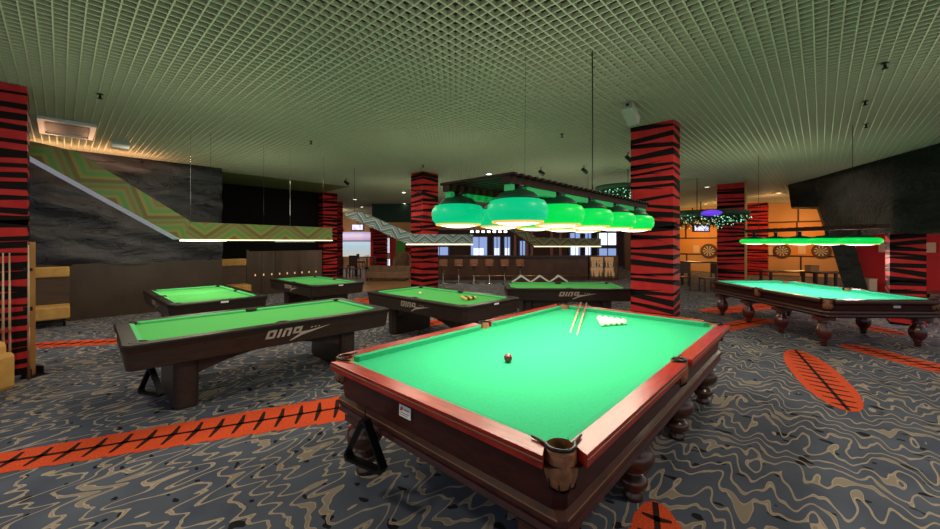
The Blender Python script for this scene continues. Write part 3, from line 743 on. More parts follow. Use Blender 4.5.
# ------------------------------------------------------------------ hanging zigzag canopies
LED = mat('led_strip', (.8, .75, .6), .4, emit=(1, .82, .5), es=1.6)
DKU = mat('dark_underside', (.05, .04, .03), .4)
c1 = thing('hanging_canopy', 'green and yellow zigzag canopy angled down from the ceiling at left', 'canopy', (0, 0, 0))
def canopy(t, pts_top, pts_bot, y0, y1, mf, mu, M=Matrix(), led=True, led_from=1):
    m = MB(); m.M = M; s = 0
    for i in range(len(pts_top) - 1):
        a, b = Vector(pts_bot[i]), Vector(pts_bot[i + 1]); L = (b - a).length; c, d = Vector(pts_top[i + 1]), Vector(pts_top[i]); n = Vector((-(b - a).y, (b - a).x)).normalized()
        if n.y < 0: n = -n
        def uv(p): q = p - a; return (s + q.dot((b - a).normalized()), q.dot(n))
        ff = [(p.x, y0, p.y) for p in (a, b, c, d)]; uu = [uv(p) for p in (a, b, c, d)]
        m.mi = 0; m.face(ff[::-1] if (b.x > a.x) == False else ff, uu[::-1] if (b.x > a.x) == False else uu)
        m.face([(p.x, y1, p.y) for p in (a, d, c, b)], [uv(p) for p in (a, d, c, b)])
        m.mi = 1
        m.face([(a.x, y0, a.y), (a.x, y1, a.y), (b.x, y1, b.y), (b.x, y0, b.y)], [(s, 0), (s, abs(y1 - y0)), (s + L, abs(y1 - y0)), (s + L, 0)])
        m.mi = 2; m.face([(d.x, y0, d.y), (c.x, y0, c.y), (c.x, y1, c.y), (d.x, y1, d.y)], [(0, 0)] * 4)
        s += L
    m.mi = 2
    for k in (0, -1):
        a, d = pts_bot[k], pts_top[k]; m.face([(a[0], y0, a[1]), (d[0], y0, d[1]), (d[0], y1, d[1]), (a[0], y1, a[1])], [(0, 0)] * 4)
    return m.build('canopy_panel', [mf, mu, DKU], t)
canopy(c1, [(-.66, 3.22), (.15, 3.10), (1.60, 2.08), (4.27, 2.05)], [(-.62, 3.17), (.02, 2.73), (1.44, 1.77), (4.27, 1.765)], 8.3, 9.0, CHG, CHW)
m = MB(); m.box(1.44, 4.27, 8.285, 8.30, 1.745, 1.765); m.build('edge_light', LED, c1)
m = MB(); m.box(1.5, 2.2, 8.5, 8.75, 1.735, 1.76); m.build('led_panel', mat('led_panel', (.9, .9, .85), .4, emit=(1, .9, .7), es=2.5), c1)
m = MB(); m.box(3.2, 4.1, 8.8, 9.1, 1.72, 1.76); m.build('lamp_box', CHROME, c1)
for x, y in ((1.62, 8.5), (1.9, 8.35), (2.9, 8.6), (3.4, 8.5), (4.2, 8.6)):
    m = MB(); m.tube([(x, y, 2.06), (x, y, ZC + .02)], .0025, 6); m.build('suspension_wire', CHROME if x in (1.62, 3.4) else BLACKM, c1)
def vM(D, px=470):
    p = GR(px, D); return Matrix.Translation(p) @ Matrix.Rotation(VROT, 4, 'Z')
def vx(px, D): return (px - 470) / F_PX * D
def vz(py, D): return HC + (HY - py) / F_PX * D
c2 = thing('hanging_canopy', 'blue grey zigzag canopy crossing in front of the middle zebra column', 'canopy', (0, 0, 0)); D = 10.1
canopy(c2, [(vx(345, D), vz(213.5, D)), (vx(361, D), vz(212, D)), (vx(413, D), vz(234, D)), (vx(473, D), vz(234.5, D))], [(vx(346, D), vz(217, D)), (vx(360, D), vz(222, D)), (vx(406, D), vz(243.5, D)), (vx(473, D), vz(244, D))], 0, .45, CHB, DKU, vM(D))
m = MB(); m.M = vM(D); m.box(vx(406, D), vx(473, D), -.02, 0, vz(245, D), vz(243.8, D)); m.build('edge_light', LED, c2)
m = MB(); m.M = vM(D); m.tube([(vx(420, D), .2, vz(234, D)), (vx(420, D), .2, ZC)], .006, 6); m.tube([(vx(352, D), .2, vz(212, D)), (vx(352, D), .2, ZC)], .006, 6); m.build('suspension_wire', BLACKM, c2)
c3 = thing('hanging_canopy', 'olive zigzag canopy seen below the front lamp, ahead of the bar', 'canopy', (0, 0, 0)); D = 11.6
canopy(c3, [(vx(500, D), vz(224, D)), (vx(512, D), vz(223, D)), (vx(537, D), vz(237.5, D)), (vx(601, D), vz(238.5, D))], [(vx(500, D), vz(227, D)), (vx(512, D), vz(231, D)), (vx(534, D), vz(245.8, D)), (vx(601, D), vz(246, D))], 0, .45, CHO, DKU, vM(D))
m = MB(); m.M = vM(D); m.box(vx(534, D), vx(601, D), -.02, 0, vz(247, D), vz(246, D)); m.build('edge_light', LED, c3)
m = MB(); m.M = vM(D); m.tube([(vx(590, D), .2, vz(238, D)), (vx(590, D), .2, ZC)], .006, 6); m.build('suspension_wire', BLACKM, c3)

# ------------------------------------------------------------------ left: cue stand, cues, seats
UPH = noisy('mustard_upholstery', (.42, .22, .05), (.55, .31, .08), 6, .7)
BWD = noisy('seat_back_wood', (.045, .026, .014), (.08, .045, .024), 3, .45, (1, 1, 5))
def bench(label, loc, rz, w, parts=True):
    t = thing('bench', label, 'bench', loc, rz)
    m = MB(); m.box(-w / 2, w / 2, -.30, .32, .16, .42); m.build('seat', UPH, t, bevel=.03)
    m = MB(); m.box(-w / 2, w / 2, .20, .34, .42, .98); m.build('back_panel', BWD, t)
    m = MB(); m.box(-w / 2, w / 2, .16, .36, .98, 1.20); m.build('backrest', UPH, t, bevel=.03)
    for sx in (-1, 1):
        for sy in (-.22, .26):
            m = MB(); m.lathe([(.018, 0), (.026, .16)], (sx * (w / 2 - .08), sy, 0), 10); m.build('leg', BLACKM, t)
    return t
bench('mustard bench with wooden back against the black rock wall', (-.42, 11.55, 0), 0, 1.1)
bench('mustard bench in the dark recess beside the metal partition', (3.55, 13.1, 0), 0, .85)
# armchair edge at the left border
t = thing('armchair', 'tan upholstered armchair cut off by the left edge below the cues', 'armchair', tuple(GR(-78, 3.85)), VROT)
m = MB(); m.box(-.35, .35, -.35, .35, .10, .42); m.build('seat', UPH, t, bevel=.05)
m = MB(); m.box(-.38, .38, .25, .42, .10, .62); m.build('backrest', UPH, t, bevel=.06)
for sx in (-1, 1): m = MB(); m.box(sx * .42 - .07, sx * .42 + .07, -.35, .40, .08, .50); m.build('armrest', UPH, t, bevel=.05)
for sx in (-1, 1):
    for sy in (-1, 1): m = MB(); m.box(sx * .32 - .03, sx * .32 + .03, sy * .28 - .03, sy * .28 + .03, 0, .1); m.build('foot', BLACKM, t)
def vert_cue(px, lab, ytop, D=6.9):
    top = AT(px, ytop, D + .05); bot = GR(px + .3, D - .06, .004); stick('billiard_cue', lab, top, bot, .007, .016)
vert_cue(3, 'cue leaning upright on left zebra column, nearest the picture border', 253, 4.66)
vert_cue(9.5, 'cue leaning upright on left zebra column, between border and cue stand', 253, 4.70)
t = thing('cue_stand', 'slim wooden cue post with black foot beside the left zebra column', 'cue rack', GR(31.5, 4.84))
m = MB(); m.box(-.018, .018, -.03, .03, .02, 1.72); m.build('post', noisy('post_wood', (.20, .08, .02), (.34, .16, .05), 5, .4, (1, 1, .4)), t, rz=VROT)
m = MB(); m.box(-.05, .08, -.08, .08, 0, .03); m.box(-.045, .075, -.075, -.06, .03, .12); m.box(-.045, .075, .06, .075, .03, .12); m.build('foot', BLACKM, t, rz=VROT)
m = MB(); m.box(-.05, .05, -.05, -.03, .85, .90); m.box(-.05, .05, -.05, -.03, 1.35, 1.39); m.build('clip', BLACKM, t, rz=VROT)
stick('billiard_cue', 'pale cue standing in the slim wooden cue stand', GR(28.5, 4.72, 1.68), GR(28.8, 4.72, .004), .006, .015)

# partition with spotlights in the recess
PART = noisy('bronze_partition', (.045, .032, .022), (.10, .07, .045), 1.2, .3, (3, 3, .3), metal=.3)
m = MB(); m.box(4.05, 6.5, 13.4, 13.55, 0, 1.42); m.box(4.0, 4.06, 13.35, 13.6, 0, 1.47)
for i in range(1, 3): m.box(4.05 + i * .42, 4.07 + i * .42, 13.38, 13.4, 0, 1.42)
t = tag(m.build('partition', PART), 'dark bronze partition wall behind the far left pool tables', 'partition')
m = MB()
for i in range(9): m.box(4.25 + i * .25, 4.28 + i * .25, 13.385, 13.402, .62, .68)
m.build('light_studs', mat('stud_glow', (.5, .3, .15), .4, emit=(1, .55, .25), es=.8), t)

# ------------------------------------------------------------------ bar
BARW = noisy('bar_wood', (.045, .018, .009), (.09, .036, .017), 2, .3, (1, 1, .5))
D = 17.0; cb = GR(512, D); hw = (589 - 437) / F_PX * D / 2
t = thing('bar_counter', 'long dark wooden bar counter under the windows at the far end', 'bar counter', cb, VROT)
m = MB(); m.box(-hw, hw, 0, .5, 0, 1.06); m.build('front', BARW, t)
m = MB(); m.box(-hw - .05, hw, -.12, .62, 1.06, 1.11); m.build('countertop', mat('bar_top', (.05, .022, .014), .25), t)
m = MB(); m.tube([(-hw, -.10, .22), (hw, -.10, .22)], .02, 8)
for i in range(5): m.box(-hw + .3 + i * (hw * 2 - .6) / 4 - .015, -hw + .3 + i * (hw * 2 - .6) / 4 + .015, -.10, 0, .21, .23)
m.build('foot_rail', BRASS, t)
cf = GR(604, D); t = thing('display_fridge', 'lit glass door display fridge at the right end of the bar', 'fridge', cf, VROT); w2 = 29 / F_PX * D / 2
m = MB(); m.box(-w2, w2, .45, .5, 0, 1.10); m.box(-w2, w2, 0, .5, 1.05, 1.10); m.box(-w2, w2, 0, .5, 0, .12); m.box(-w2, -w2 + .05, 0, .5, .12, 1.05); m.box(w2 - .05, w2, 0, .5, .12, 1.05); m.box(-.03, .03, 0, .04, .12, 1.05)
m.build('cabinet', BARW, t)
m = MB(); m.box(-w2 + .05, w2 - .05, .05, .45, .56, .58); m.build('shelf', CHROME, t)
m = MB(); m.box(-w2 + .06, w2 - .06, .42, .44, .15, 1.04); m.build('glowing_back', mat('fridge_glow', (.3, .2, .1), .5, emit=(1, .5, .2), es=.28), t)
BOT = [mat('bottle_amber', (.30, .10, .02), .1, coat=.5), mat('bottle_green', (.03, .14, .04), .1, coat=.5), mat('bottle_clear', (.7, .7, .65), .1, coat=.5)]
bp = {}
for s, z0 in ((0, .581), (1, .121)):
    for i in range(9):
        k = (i * 2 + s) % 3; x = -w2 + .13 + i * (w2 * 2 - .26) / 8; p = cf + RT * x + FW * .22
        nm = ['amber', 'green', 'clear'][k]; lab = '%s glass bottle on the %s shelf of the display fridge, number %s' % (nm, ['upper', 'lower'][s], ['one', 'two', 'three', 'four', 'five', 'six', 'seven', 'eight', 'nine'][i] + ' from left')
        lab = lab.replace('number ', 'place ')
        if k not in bp:
            m = MB(); m.lathe([(.034, 0), (.036, .02), (.036, .17), (.014, .24), (.013, .30), (.016, .31)], n=12); bp[k] = tag(m.build('bottle', BOT[k], loc=(p.x, p.y, z0)), lab, 'bottle', 'bottles in the display fridge')
        else:
            o = bp[k].copy(); COL.objects.link(o); o.location = (p.x, p.y, z0); o['label'] = lab
# shelf canopy over the bar with small lamps
t = thing('bar_canopy', 'dark overhead bar canopy with a row of small white lamps', 'canopy', GR(500, 17.4), VROT)
w = 135 / F_PX * 17.4; m = MB(); m.box(-w / 2 - .9, w / 2 + 1.2, 0, .5, 2.28, 2.75); m.build('fascia', noisy('bar_fascia', (.12, .05, .02), (.20, .09, .04), 2, .5), t)
LB = mat('small_lamp', (.9, .9, .9), .4, emit=(1, .95, .9), es=3)
lam = None
for i in range(7):
    x = vx(472 + i * 5.6, 17.3) - vx(500, 17.4)
    if lam is None: m = MB(); m.box(-.07, .07, -.06, -.0, -.04, .05); lam = m.build('lamp', LB, t, (x, 0, 2.17 + .02))
    else: o = lam.copy(); COL.objects.link(o); o.parent = t; o.location = (x, 0, 2.19)
# bar posts
BLU = mat('bar_post', (.16, .04, .03), .4)
for px in (516, 528, 533, 553, 562): m = MB(); m.box(-.05, .05, 0, .08, 1.11, 2.28); m.build('post', BLU, t, (vx(px, 17.2) - vx(500, 17.4), .05, 0))
# stools
def stool(label, loc):
    t = thing('bar_stool', label, 'bar stool', loc, VROT, 'stools along the bar')
    m = MB(); m.lathe([(.03, .0), (.17, .02), (.18, .06), (.16, .09), (.02, .10)], (0, 0, .70), 16); m.build('seat', mat_stool, t)
    m = MB(); m.lathe([(.20, 0), (.19, .02), (.03, .04), (.025, .70)], n=14); m.build('pedestal', CHROME, t)
    m = MB(); m.box(-.17, .17, .12, .16, .80, 1.0); m.build('backrest', mat_stool, t, bevel=.015)
    return t
mat_stool = noisy('stool_leather', (.16, .06, .03), (.30, .13, .07), 4, .4)
s0 = None
words = ['first', 'second', 'third', 'fourth', 'fifth', 'sixth']
for i in range(6):
    p = GR(443 + i * 15.5, 15.6); lab = 'brown leather bar stool, %s from the left along the bar' % words[i]
    if s0 is None: s0 = stool(lab, p)
    else: dup_tree(s0, p, VROT, lab)
# zigzag topped divider behind the side-on table
D = 9.8; t = thing('low_divider', 'low dark divider topped with white zigzag behind the side-on pool table', 'divider', GR(540, D), VROT); w = 56 / F_PX * D
m = MB(); m.box(-w / 2, w / 2, 0, .06, 0, .82); m.build('panel', BARW, t)
m = MB(); n = 6; st = w / n
for i in range(n):
    x0 = -w / 2 + i * st; zz = (.66, .82) if i % 2 == 0 else (.82, .66)
    m.face([(x0, -.004, zz[0]), (x0 + st, -.004, zz[1]), (x0 + st, -.004, zz[1] + .05), (x0, -.004, zz[0] + .05)])
    m.face([(x0, .064, zz[0]), (x0, .064, zz[0] + .05), (x0 + st, .064, zz[1] + .05), (x0 + st, .064, zz[1])])
m.build('zigzag_stripe', WHITE, t)
# ------------------------------------------------------------------ dining end
SEA = mat('sea_picture', (.3, .3, .3), .5); tt = NT(SEA); u_, v_, w_ = tt.sep(tt.coord('Generated'))
rp = tt.ramp(w_, [(.0, (.55, .50, .42)), (.12, (.45, .50, .50)), (.40, (.38, .52, .62)), (.58, (.45, .60, .72)), (.63, (.06, .09, .15)), (.68, (.50, .32, .50)), (.86, (.72, .58, .74)), (1., (.35, .35, .6))])
tt.l(rp, tt.b.inputs['Emission Color']); tt.b.inputs['Emission Strength'].default_value = .9; tt.color(rp)
D = 26.5; m = MB(); w = 27.5 / F_PX * D; m.box(-w / 2, w / 2, -.04, .04, vz(256.5, D), vz(232, D))
tag(m.build('projection_screen', SEA, loc=GR(356.7, D), rz=VROT), 'bright screen showing pale sea and pink sky above the dining tables', 'screen')
def tv(label, px0, px1, y0, y1, D):
    t = thing('television', label, 'television', GR((px0 + px1) / 2, D), VROT); w = (px1 - px0) / F_PX * D; z0, z1 = vz(y1, D), vz(y0, D)
    m = MB(); m.box(-w / 2, w / 2, 0, .08, z0, z1); m.build('casing', BLACK, t)
    m = MB(); e = .12 * (z1 - z0) + .02; m.box(-w / 2 + e, w / 2 - e, -.006, 0, z0 + e, z1 - e); sm = mat('tv_picture', (.1, .1, .1), .4); q = NT(sm)
    r = q.ramp(q.noise(q.coord(), 2.2, 2), [(.35, (.15, .2, .7)), (.5, (.8, .8, 1)), (.65, (.5, .2, .4))]); q.l(r, q.b.inputs['Emission Color']); q.b.inputs['Emission Strength'].default_value = 1.4
    m.build('screen', sm, t)
    m = MB(); m.tube([(0, .06, z1 - .05), (0, .06, ZC)], .025, 8); m.build('ceiling_mount', BLACKM, t)
tv('small television on ceiling pole over the sea screen', 351, 364, 223.5, 231, 25)
tv('television with blue picture beneath the fairy light ring, near a dartboard', 693, 710, 224.5, 232, 19)
m = MB(); a = vx(396, 23); b = vx(405, 23); m.box(a, b, 0, .1, 0, vz(241, 23)); tag(m.build('standing_screen', mat('lime_panel', (.10, .45, .04), .5), loc=FW * 23, rz=VROT), 'lime green upright panel left of the middle column', 'panel')
m = MB(); a = vx(390.3, 23); b = vx(395.6, 23); m.box(a, b, 0, .1, 0, vz(237, 23)); tag(m.build('standing_screen', mat('scarlet_panel', (.6, .03, .02), .5), loc=FW * 23, rz=VROT), 'scarlet upright panel next to the lime green one', 'panel')
DKGR = mat('dark_green_bulkhead', (.01, .05, .03), .6)
m = MB(); a = vx(372, 20); b = vx(425, 20); m.box(a, b, 0, .4, vz(222, 20), ZC + 0); struct(m.build('trim_4', DKGR, loc=FW * 20, rz=VROT))
# chairs, tables
CHW_ = noisy('chair_wood', (.035, .014, .008), (.07, .025, .014), 4, .4)
def chair(label, loc, rz):
    t = thing('dining_chair', label, 'chair', loc, rz, 'dark dining chairs at the far left end')
    m = MB(); m.box(-.21, .21, -.21, .21, .43, .48); m.build('seat', CHW_, t)
    m = MB(); m.box(-.21, .21, .18, .21, .62, .98); m.build('backrest', CHW_, t)
    l = None
    for sx in (-1, 1):
        for sy in (-1, 1):
            h = .62 if sy > 0 else .43; m = MB(); m.box(-.02, .02, -.02, .02, 0, h); m.build('leg', CHW_, t, (sx * .19, sy * .19, 0))
    return t
def dtable(label, loc):
    t = thing('dining_table', label, 'table', loc, 0, None)
    m = MB(); m.lathe([(.42, .72), (.43, .75), (.42, .76)], n=24); m.build('table_top', CHW_, t)
    m = MB(); m.lathe([(.22, 0), (.20, .02), (.04, .05), (.035, .72)], n=14); m.build('pedestal', BLACKM, t)
    for k, (dx, dy) in enumerate(((.1, .1), (-.12, .02), (.0, -.18))):
        m = MB(); m.lathe([(.02, 0), (.03, .005), (.035, .11), (.028, .11)], n=10)
        tag(m.build('drinking_glass', WHITE, loc=(loc[0] + dx, loc[1] + dy, .76)), 'white cup on %s, %s' % (label.replace('round dark ', ''), ['rear', 'left', 'front'][k]), 'cup')
p1 = GR(356, 19.2); dtable('round dark dining table under the sea screen', p1)
p2 = GR(367, 24.4); dtable('round dark dining table set farther back near the red strip', p2)
ch0 = None
for i, (px, D, r, lab) in enumerate(((344.5, 18.6, 1.4, 'left of the near dining table'), (371, 19.2, -1.6, 'right of the near dining table'), (355, 17.9, 3.0, 'in front of the near dining table'),
                                     (361, 23.6, 1.5, 'left of the rear dining table'), (376, 24.4, -1.5, 'right of the rear dining table'), (352, 20.6, .1, 'behind the near dining table'))):
    p = GR(px, D); lab = 'dark wooden dining chair ' + lab
    if ch0 is None: ch0 = chair(lab, p, VROT + r)
    else: dup_tree(ch0, p, VROT + r, lab)
BROWN = noisy('brown_sofa_fabric', (.16, .085, .045), (.25, .14, .075), 4, .7)
t = thing('sofa', 'long low brown sofa in front of the dining chairs', 'sofa', GR(388, 17.0), VROT); w = 42 / F_PX * 17
m = MB(); m.box(-w / 2, w / 2, -.35, .3, .12, .42); m.build('seat', BROWN, t, bevel=.04)
m = MB(); m.box(-w / 2, w / 2,   .2, .4, .3, .64); m.build('backrest', BROWN, t, bevel=.05)
for sx in (-1, 1):
    for sy in (-.3, .3): m = MB(); m.box(sx * (w / 2 - .1) - .03, sx * (w / 2 - .1) + .03, sy - .03, sy + .03, 0, .13); m.build('foot', BLACKM, t)
t = thing('tub_chair', 'brown round backed tub chair before the lime green panel', 'armchair', GR(402, 19.2), VROT)
m = MB(); m.lathe([(.05, 0), (.30, .0), (.38, .12), (.40, .42), (.3, .44), (.02, .44)], n=20); m.build('seat', BROWN, t)
n = 16; R = []
for i in range(n + 1):
    a = math.radians(-20 + 220 * i / n); h = .75 + .45 * math.sin(math.pi * i / n); R.append([(.36 * math.cos(a), .36 * math.sin(a), .4), (.46 * math.cos(a), .46 * math.sin(a), .4), (.46 * math.cos(a), .46 * math.sin(a), h), (.36 * math.cos(a), .36 * math.sin(a), h)])
m = MB(); m.loft(R); m.build('backrest', BROWN, t)

# ------------------------------------------------------------------ dart corner
DB1 = mat('dart_black', (.03, .025, .02), .7); DB2 = mat('dart_cream', (.6, .5, .35), .7); DB3 = mat('dart_red', (.45, .05, .03), .7); DB4 = mat('dart_green', (.03, .2, .06), .7); DSUR = mat('dart_surround', (.10, .04, .02), .7)
def dartboard(label, y, z, R=.28):
    t = thing('dartboard', label, 'dartboard', (XW - .035, y, z))
    M = Matrix.Rotation(-math.pi / 2, 4, 'Y')
    m = MB(); m.M = M; m.lathe([(R * 1.35, -.0), (R * 1.35, .05)], n=32); m.build('surround', DSUR, t)
    m = MB(); m.M = M
    for i in range(20):
        a0, a1 = math.radians(18 * i - 9), math.radians(18 * i + 9)
        for r0, r1, ma in ((.09, .55, (0, 1)), (.55, .63, (2, 3)), (.63, .92, (0, 1)), (.92, 1.0, (2, 3))):
            m.mi = ma[i % 2]; z1 = .06
            m.face([(R * r0 * math.cos(a0), R * r0 * math.sin(a0), z1), (R * r1 * math.cos(a0), R * r1 * math.sin(a0), z1), (R * r1 * math.cos(a1), R * r1 * math.sin(a1), z1), (R * r0 * math.cos(a1), R * r0 * math.sin(a1), z1)])
    m.mi = 2; m.lathe([(R * .09, .055), (R * .09, .062)], n=16); m.mi = 0; m.lathe([(R * 1.0, .045), (R * 1.0, .0595)], n=32)
    m.build('board', [DB1, DB2, DB3, DB4], t)
def yw(px):   # Y on the dart wall for a picture column
    k = (px - 470) / F_PX; X = math.sin(A0) * k + math.cos(A0); Y = -math.cos(A0) * k + math.sin(A0); return Y / X * XW
def zw(px, py):
    k = (px - 470) / F_PX; X = math.sin(A0) * k + math.cos(A0); D = XW / X; return HC + (HY - py) / F_PX * D
dartboard('dartboard beside the zebra column, under the blue picture television', yw(709), zw(709, 251), .31)
dartboard('dartboard on the orange wall, nearer the far zebra column', yw(782), zw(782, 251), .27)
dartboard('dartboard on the orange wall, nearer the black rock strut', yw(821), zw(821, 251), .27)
PAP = mat('pale_sheet', (.80, .55, .32), .7)
for px, py, lab in ((696.5, 249, 'pale score sheet left of dartboard under the television'), (769.5, 251, 'pale score sheet just right of the far zebra column'), (802, 249.5, 'pale score sheet between the two orange wall dartboards')):
    m = MB(); m.box(XW - .045, XW - .032, yw(px) - .15, yw(px) + .15, zw(px, py) - .22, zw(px, py) + .22); tag(m.build('score_sheet', PAP), lab, 'score sheet')
wang = math.atan2(d.y, d.x)
wang = math.atan2((GR(1010, 9.2) - GR(856, 12.0)).y, (GR(1010, 9.2) - GR(856, 12.0)).x)
for px, lab in ((884.5, 'small cream notice on the red wall at the left side of the right zebra column'), (929, 'small cream notice on the red wall at the right side of the right zebra column')):
    Dn = 1 / (.08333 + (px - 856) / 154 * .0254) - .06; p = AT(px, 247.5, Dn); w = 9 / F_PX * Dn
    m = MB(); m.box(-w / 2, w / 2, 0, .03, -.14, .14); tag(m.build('notice', mat('cream_notice', (.75, .5, .35), .6), loc=p, rz=wang), lab, 'notice')
def btable(label, px, D, w, z=1.0):
    t = thing('bar_table', label, 'table', GR(px, D), VROT)
    m = MB(); m.box(-w / 2, w / 2, -.3, .3, z - .05, z); m.build('table_top', CHW_, t)
    for sx in (-1, 1):
        for sy in (-1, 1): m = MB(); m.box(-.035, .035, -.035, .035, 0, z - .05); m.build('leg', CHW_, t, (sx * (w / 2 - .06), sy * .24, 0))
btable('dark high table below the television and dartboard corner', 703, 15.0, 1.5, .95)
btable('dark high table behind teal cloth table, before the orange wall', 793, 14.5, 2.2, .62)
btable('dark long table in front of the orange wall next to the rock strut', 826, 13.0, 1.25, .70)
btable('brown side table against the red wall at the right border', 934, 8.3, .9, .62)
st = None
for i, (px, D, lab) in enumerate(((684, 13.6, 'left of the high table under the television'), (672, 15.9, 'by the big zebra column right edge'), (708, 13.2, 'in front of the zebra column near the darts'))):
    p = GR(px, D); lab = 'dark wooden chair ' + lab
    c_ = dup_tree(ch0, p, VROT + 2.6 + i, lab, 'dark chairs near the dart corner')
for i, (px, w, c, lab) in enumerate(((812, .30, (.45, .22, .10), 'small orange box on dark table by the rock strut'), (869, .22, (.55, .45, .30), 'cream box standing at the foot of the red wall'))):
    D = 13.0 if i == 0 else 10.9; zz = .70 if i == 0 else 0
    m = MB(); h = .22 if i == 0 else .68; m.box(-w / 2, w / 2, -.12, .12, 0, h); m.box(-w / 2 - .008, w / 2 + .008, -.128, .128, h - .03, h); tag(m.build('box', mat('box_%s' % ['orange', 'cream'][i], c, .6), loc=GR(px, D, zz), rz=VROT, bevel=.01), lab, 'box')
# yellow pole at column D
m = MB(); m.tube([(0, 0, 0), (0, 0, ZC)], .035, 10); tag(m.build('pole', mat('yellow_pole', (.55, .36, .12), .4), loc=GR(745.8, 12.4)), 'thin yellow pole beside the zebra column at the dart corner', 'pole')

# fairy light rings
LEAF = noisy('garland_green', (.004, .03, .012), (.012, .07, .03), 12, .8)
FG = mat('fairy_green', (.1, .5, .2), .4, emit=(.4, 1, .6), es=1.0)
PUR = mat('purple_glow', (.2, .1, .6), .4, emit=(.13, .035, .8), es=.8)
GPUR = tuple(FW * -1.25 + RT * -.35 + Vector((0, 0, .0)))
def garland(label, px, py, D, R, purple=True, seed=1):
    rnd = random.Random(seed); c = AT(px, py, D); t = thing('fairy_light_garland', label, 'garland', c)
    m = MB(); m.lathe([(R * .25, .03), (R, -.02), (R * 1.02, .10), (R * .3, .16)], n=36)
    m.build('green_disc', LEAF, t)
    s = MB(); 
    for i in range(2600):
        a = rnd.uniform(0, 6.283); r = R * math.sqrt(rnd.uniform(.05, 1.0)); z = -.42 * rnd.random() * (1.15 - r / R) - .04; d = Vector((rnd.uniform(-1, 1), rnd.uniform(-1, 1), rnd.uniform(-1, .3))).normalized() * .09; e = d.cross(Vector((0, 0, 1))).normalized() * .02
        p = Vector((r * math.cos(a), r * math.sin(a), z)); s.face([p - e, p + e, p + d])
    s.build('foliage', LEAF, t, weld=False)
    f = MB()
    for i in range(230):
        a = rnd.uniform(0, 6.283); r = R * math.sqrt(rnd.uniform(.15, 1.1)); f.sphere((r * math.cos(a), r * math.sin(a), -.04 - .50 * rnd.random() * (1.2 - r / R)), .017, 6)
    o = f.build('fairy_bulbs', FG, t); o['kind'] = 'stuff'
    if purple:
        b = MB(); b.sphere((0, 0, 0), .27, 18, .32); b.build('purple_lamp', PUR, t, GPUR)
        point('purple_light', c + Vector(GPUR) + Vector((0, 0, .3)), 2, (.35, .1, 1), .2)
    w = MB(); w.tube([(0, 0, .1), (0, 0, ZC - c.z)], .012, 6); w.build('suspension_cable', BLACKM, t)
garland('round green garland with fairy lights and purple lamp by the dart corner', 697, 216, 12.0, 1.35, True, 2)
garland('round green fairy light garland left of the big zebra column', 628, 190, 10.5, .85, False, 4)

# ------------------------------------------------------------------ ceiling equipment
m = MB(); pv = [P(38, 113, ZC - .01), P(95, 124, ZC - .01), P(92, 137, ZC - .01), P(40, 130, ZC - .01)]
t = thing('air_vent', 'white rectangular air conditioning cassette set in the ceiling at left', 'air vent', (.08, 9.72, ZC - .03))
m = MB()
for bx in ((-.34, .34, -.62, -.52), (-.34, .34, .52, .62), (-.34, -.27, -.52, .52), (.27, .34, -.52, .52)): m.box(*bx, -.03, .02)
m.box(-.27, .27, -.52, .52, .0, .03); m.build('frame', mat('cassette_white', (.55, .57, .62), .4), t)
m = MB()
for i in (-1, 1):
    m = MB(); m.box(-.25, .25, i * .42 - .05, i * .42 + .05, -.012, -.001); m.build('grille', mat('cassette_dark', (.12, .13, .15), .5), t)
m = MB(); m.box(-.26, .26, -.34, .34, -.012, -.001); m.build('grille', mat('cassette_dark', (.12, .13, .15), .5), t)
t = thing('spotlight', 'grey square wall washer lamp under ceiling above the rock wall', 'lamp', P(120, 141, ZC))
m = MB(); m.box(-.13, .13, -.13, .13, -.16, 0); m.build('housing', mat('grey_housing', (.30, .32, .30), .5), t)
m = MB(); m.box(-.10, .10, .13, .135, -.14, -.02); m.build('lens', mat('warm_lens', (1, .8, .5), .4, emit=(1, .6, .3), es=3), t)
for x in (-.2, .5, 1.2): area('wall_washer', (x, 11.3, 3.25), .3, 12, (1, .5, .26), rot=(math.radians(180), 0, 0))
k = 0
sp = None
for px, py, lab in ((562, 134, 'left of the ceiling bracket above the front lamp'), (885, 63, 'nearest one in the right part of the ceiling'), (865, 101, 'middle one over the right table'), (866, 124, 'third one over the right table'),
                    (100, 94, 'near the air conditioning cassette'), (311, 141, 'above the far left pool tables'), (423, 165, 'just before the middle zebra column')):
    p = P(px, py, ZC)
    if sp is None:
        m = MB(); m.lathe([(.01, -.07), (.03, -.065), (.03, -.06), (.014, -.05), (.014, -.01), (.035, -.008), (.035, 0)], n=12); sp = tag(m.build('ceiling_sensor', BLACKM, loc=p), 'small black ceiling sensor ' + lab, 'sensor', 'small black ceiling sensors')
    else: o = sp.copy(); COL.objects.link(o); o.location = p; o['label'] = 'small black ceiling sensor ' + lab
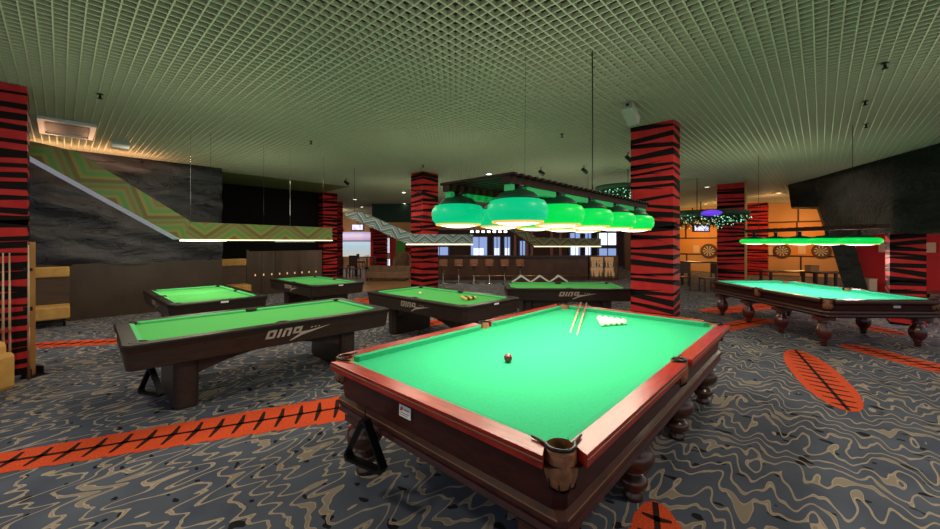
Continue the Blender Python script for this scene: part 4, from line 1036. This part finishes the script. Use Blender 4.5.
# downlights
def down(px, py, lab, color=(1, .85, .65), es=7, grp='ceiling downlights', power=0):
    p = P(px, py, ZC - .004); t = thing('downlight', lab, 'ceiling light', p, 0, grp)
    m = MB(); m.lathe([(.10, 0), (.10, -.012), (.085, -.014), (.08, 0)], n=20, caps=False); m.build('ring', WHITE, t)
    m = MB(); m.lathe([(.08, -.006), (.08, -.002)], n=20); m.build('bulb', mat('downlight_glow', (1, 1, 1), .5, emit=color, es=es), t)
    if power: point('downlight_lamp', p + Vector((0, 0, -.06)), power, color, .08, 140)
down(404, 192.5, 'small bright downlight left of the middle zebra column, upper one'); down(404.5, 203.5, 'small bright downlight left of the middle zebra column, lower one')
down(355, 199.5, 'bright downlight over the blue grey canopy, upper of two'); down(362, 207, 'bright downlight over the blue grey canopy, lower of two')
down(779, 193, 'warm downlight nearer the right rock bulkhead', (1, .6, .3), 6, power=25); down(779, 204, 'warm downlight deep in the orange dart corner', (1, .45, .2), 6)
down(489, 174, 'white downlight just above the left end of the front lamp', (1, .95, .9), 6)
down(707, 187, 'downlight left of the zebra column at the dart corner', (1, .8, .8), 3); down(706, 204, 'yellowish downlight above the garland', (1, .75, .3), 3)
def spotl(px, py, lab, color=None):
    p = P(px, py, ZC); t = thing('spotlight', lab, 'lamp', p)
    m = MB(); m.tube([(0, 0, 0), (0, 0, -.10)], .012, 8); m.build('stem', BLACKM, t)
    m = MB(); m.tube([(-.05, .03, -.10), (.07, -.05, -.20)], [.04, .055], 12); m.build('head', BLACKM, t)
    if color: m = MB(); m.tube([(.07, -.05, -.20), (.072, -.052, -.203)], .048, 12); m.build('lens', mat('spot_lens', (1, 1, 1), .4, emit=color, es=5), t)
spotl(346, 178, 'black ceiling spotlight over the far left tables'); spotl(541, 167, 'ceiling spotlight with purple glow above the front lamp', (.75, .4, 1))
spotl(628, 152, 'ceiling spotlight with violet glow at left edge of the big zebra column', (.75, .45, 1)); spotl(584, 165, 'black ceiling spotlight left of the violet one')
t = thing('ceiling_speaker', 'pale tilted box speaker on a bracket above the big zebra column', 'speaker', P(628, 103, ZC))
m = MB(); m.box(-.03, .03, -.03, .03, -.06, 0); m.box(-.16, .16, -.02, .02, -.08, -.06); m.build('bracket', BLACKM, t, rz=.3)
m = MB(); m.M = Matrix.Translation((.05, -.02, -.15)) @ Matrix.Rotation(.5, 4, 'Y'); m.box(-.17, .17, -.08, .08, -.07, .07); m.build('casing', mat('speaker_case', (.35, .36, .30), .5), t, bevel=.015)
# added fill over the pool tables, mostly without a fixture, to brighten the cloths
for (x, y, sz, sy, p) in ((1.74, 5.15, 1.8, .6, 26), (1.8, 8.5, .5, 1.2, 22), (4.2, 9.0, .5, 1.2, 22), (4.65, 5.0, .6, 1.6, 26), (7.3, 4.0, .8, .8, 22)):
    area('pool_fill', (x, y, 3.2 if x != 1.8 else 1.74), sz, p, (1, .88, .62), sy=sy)
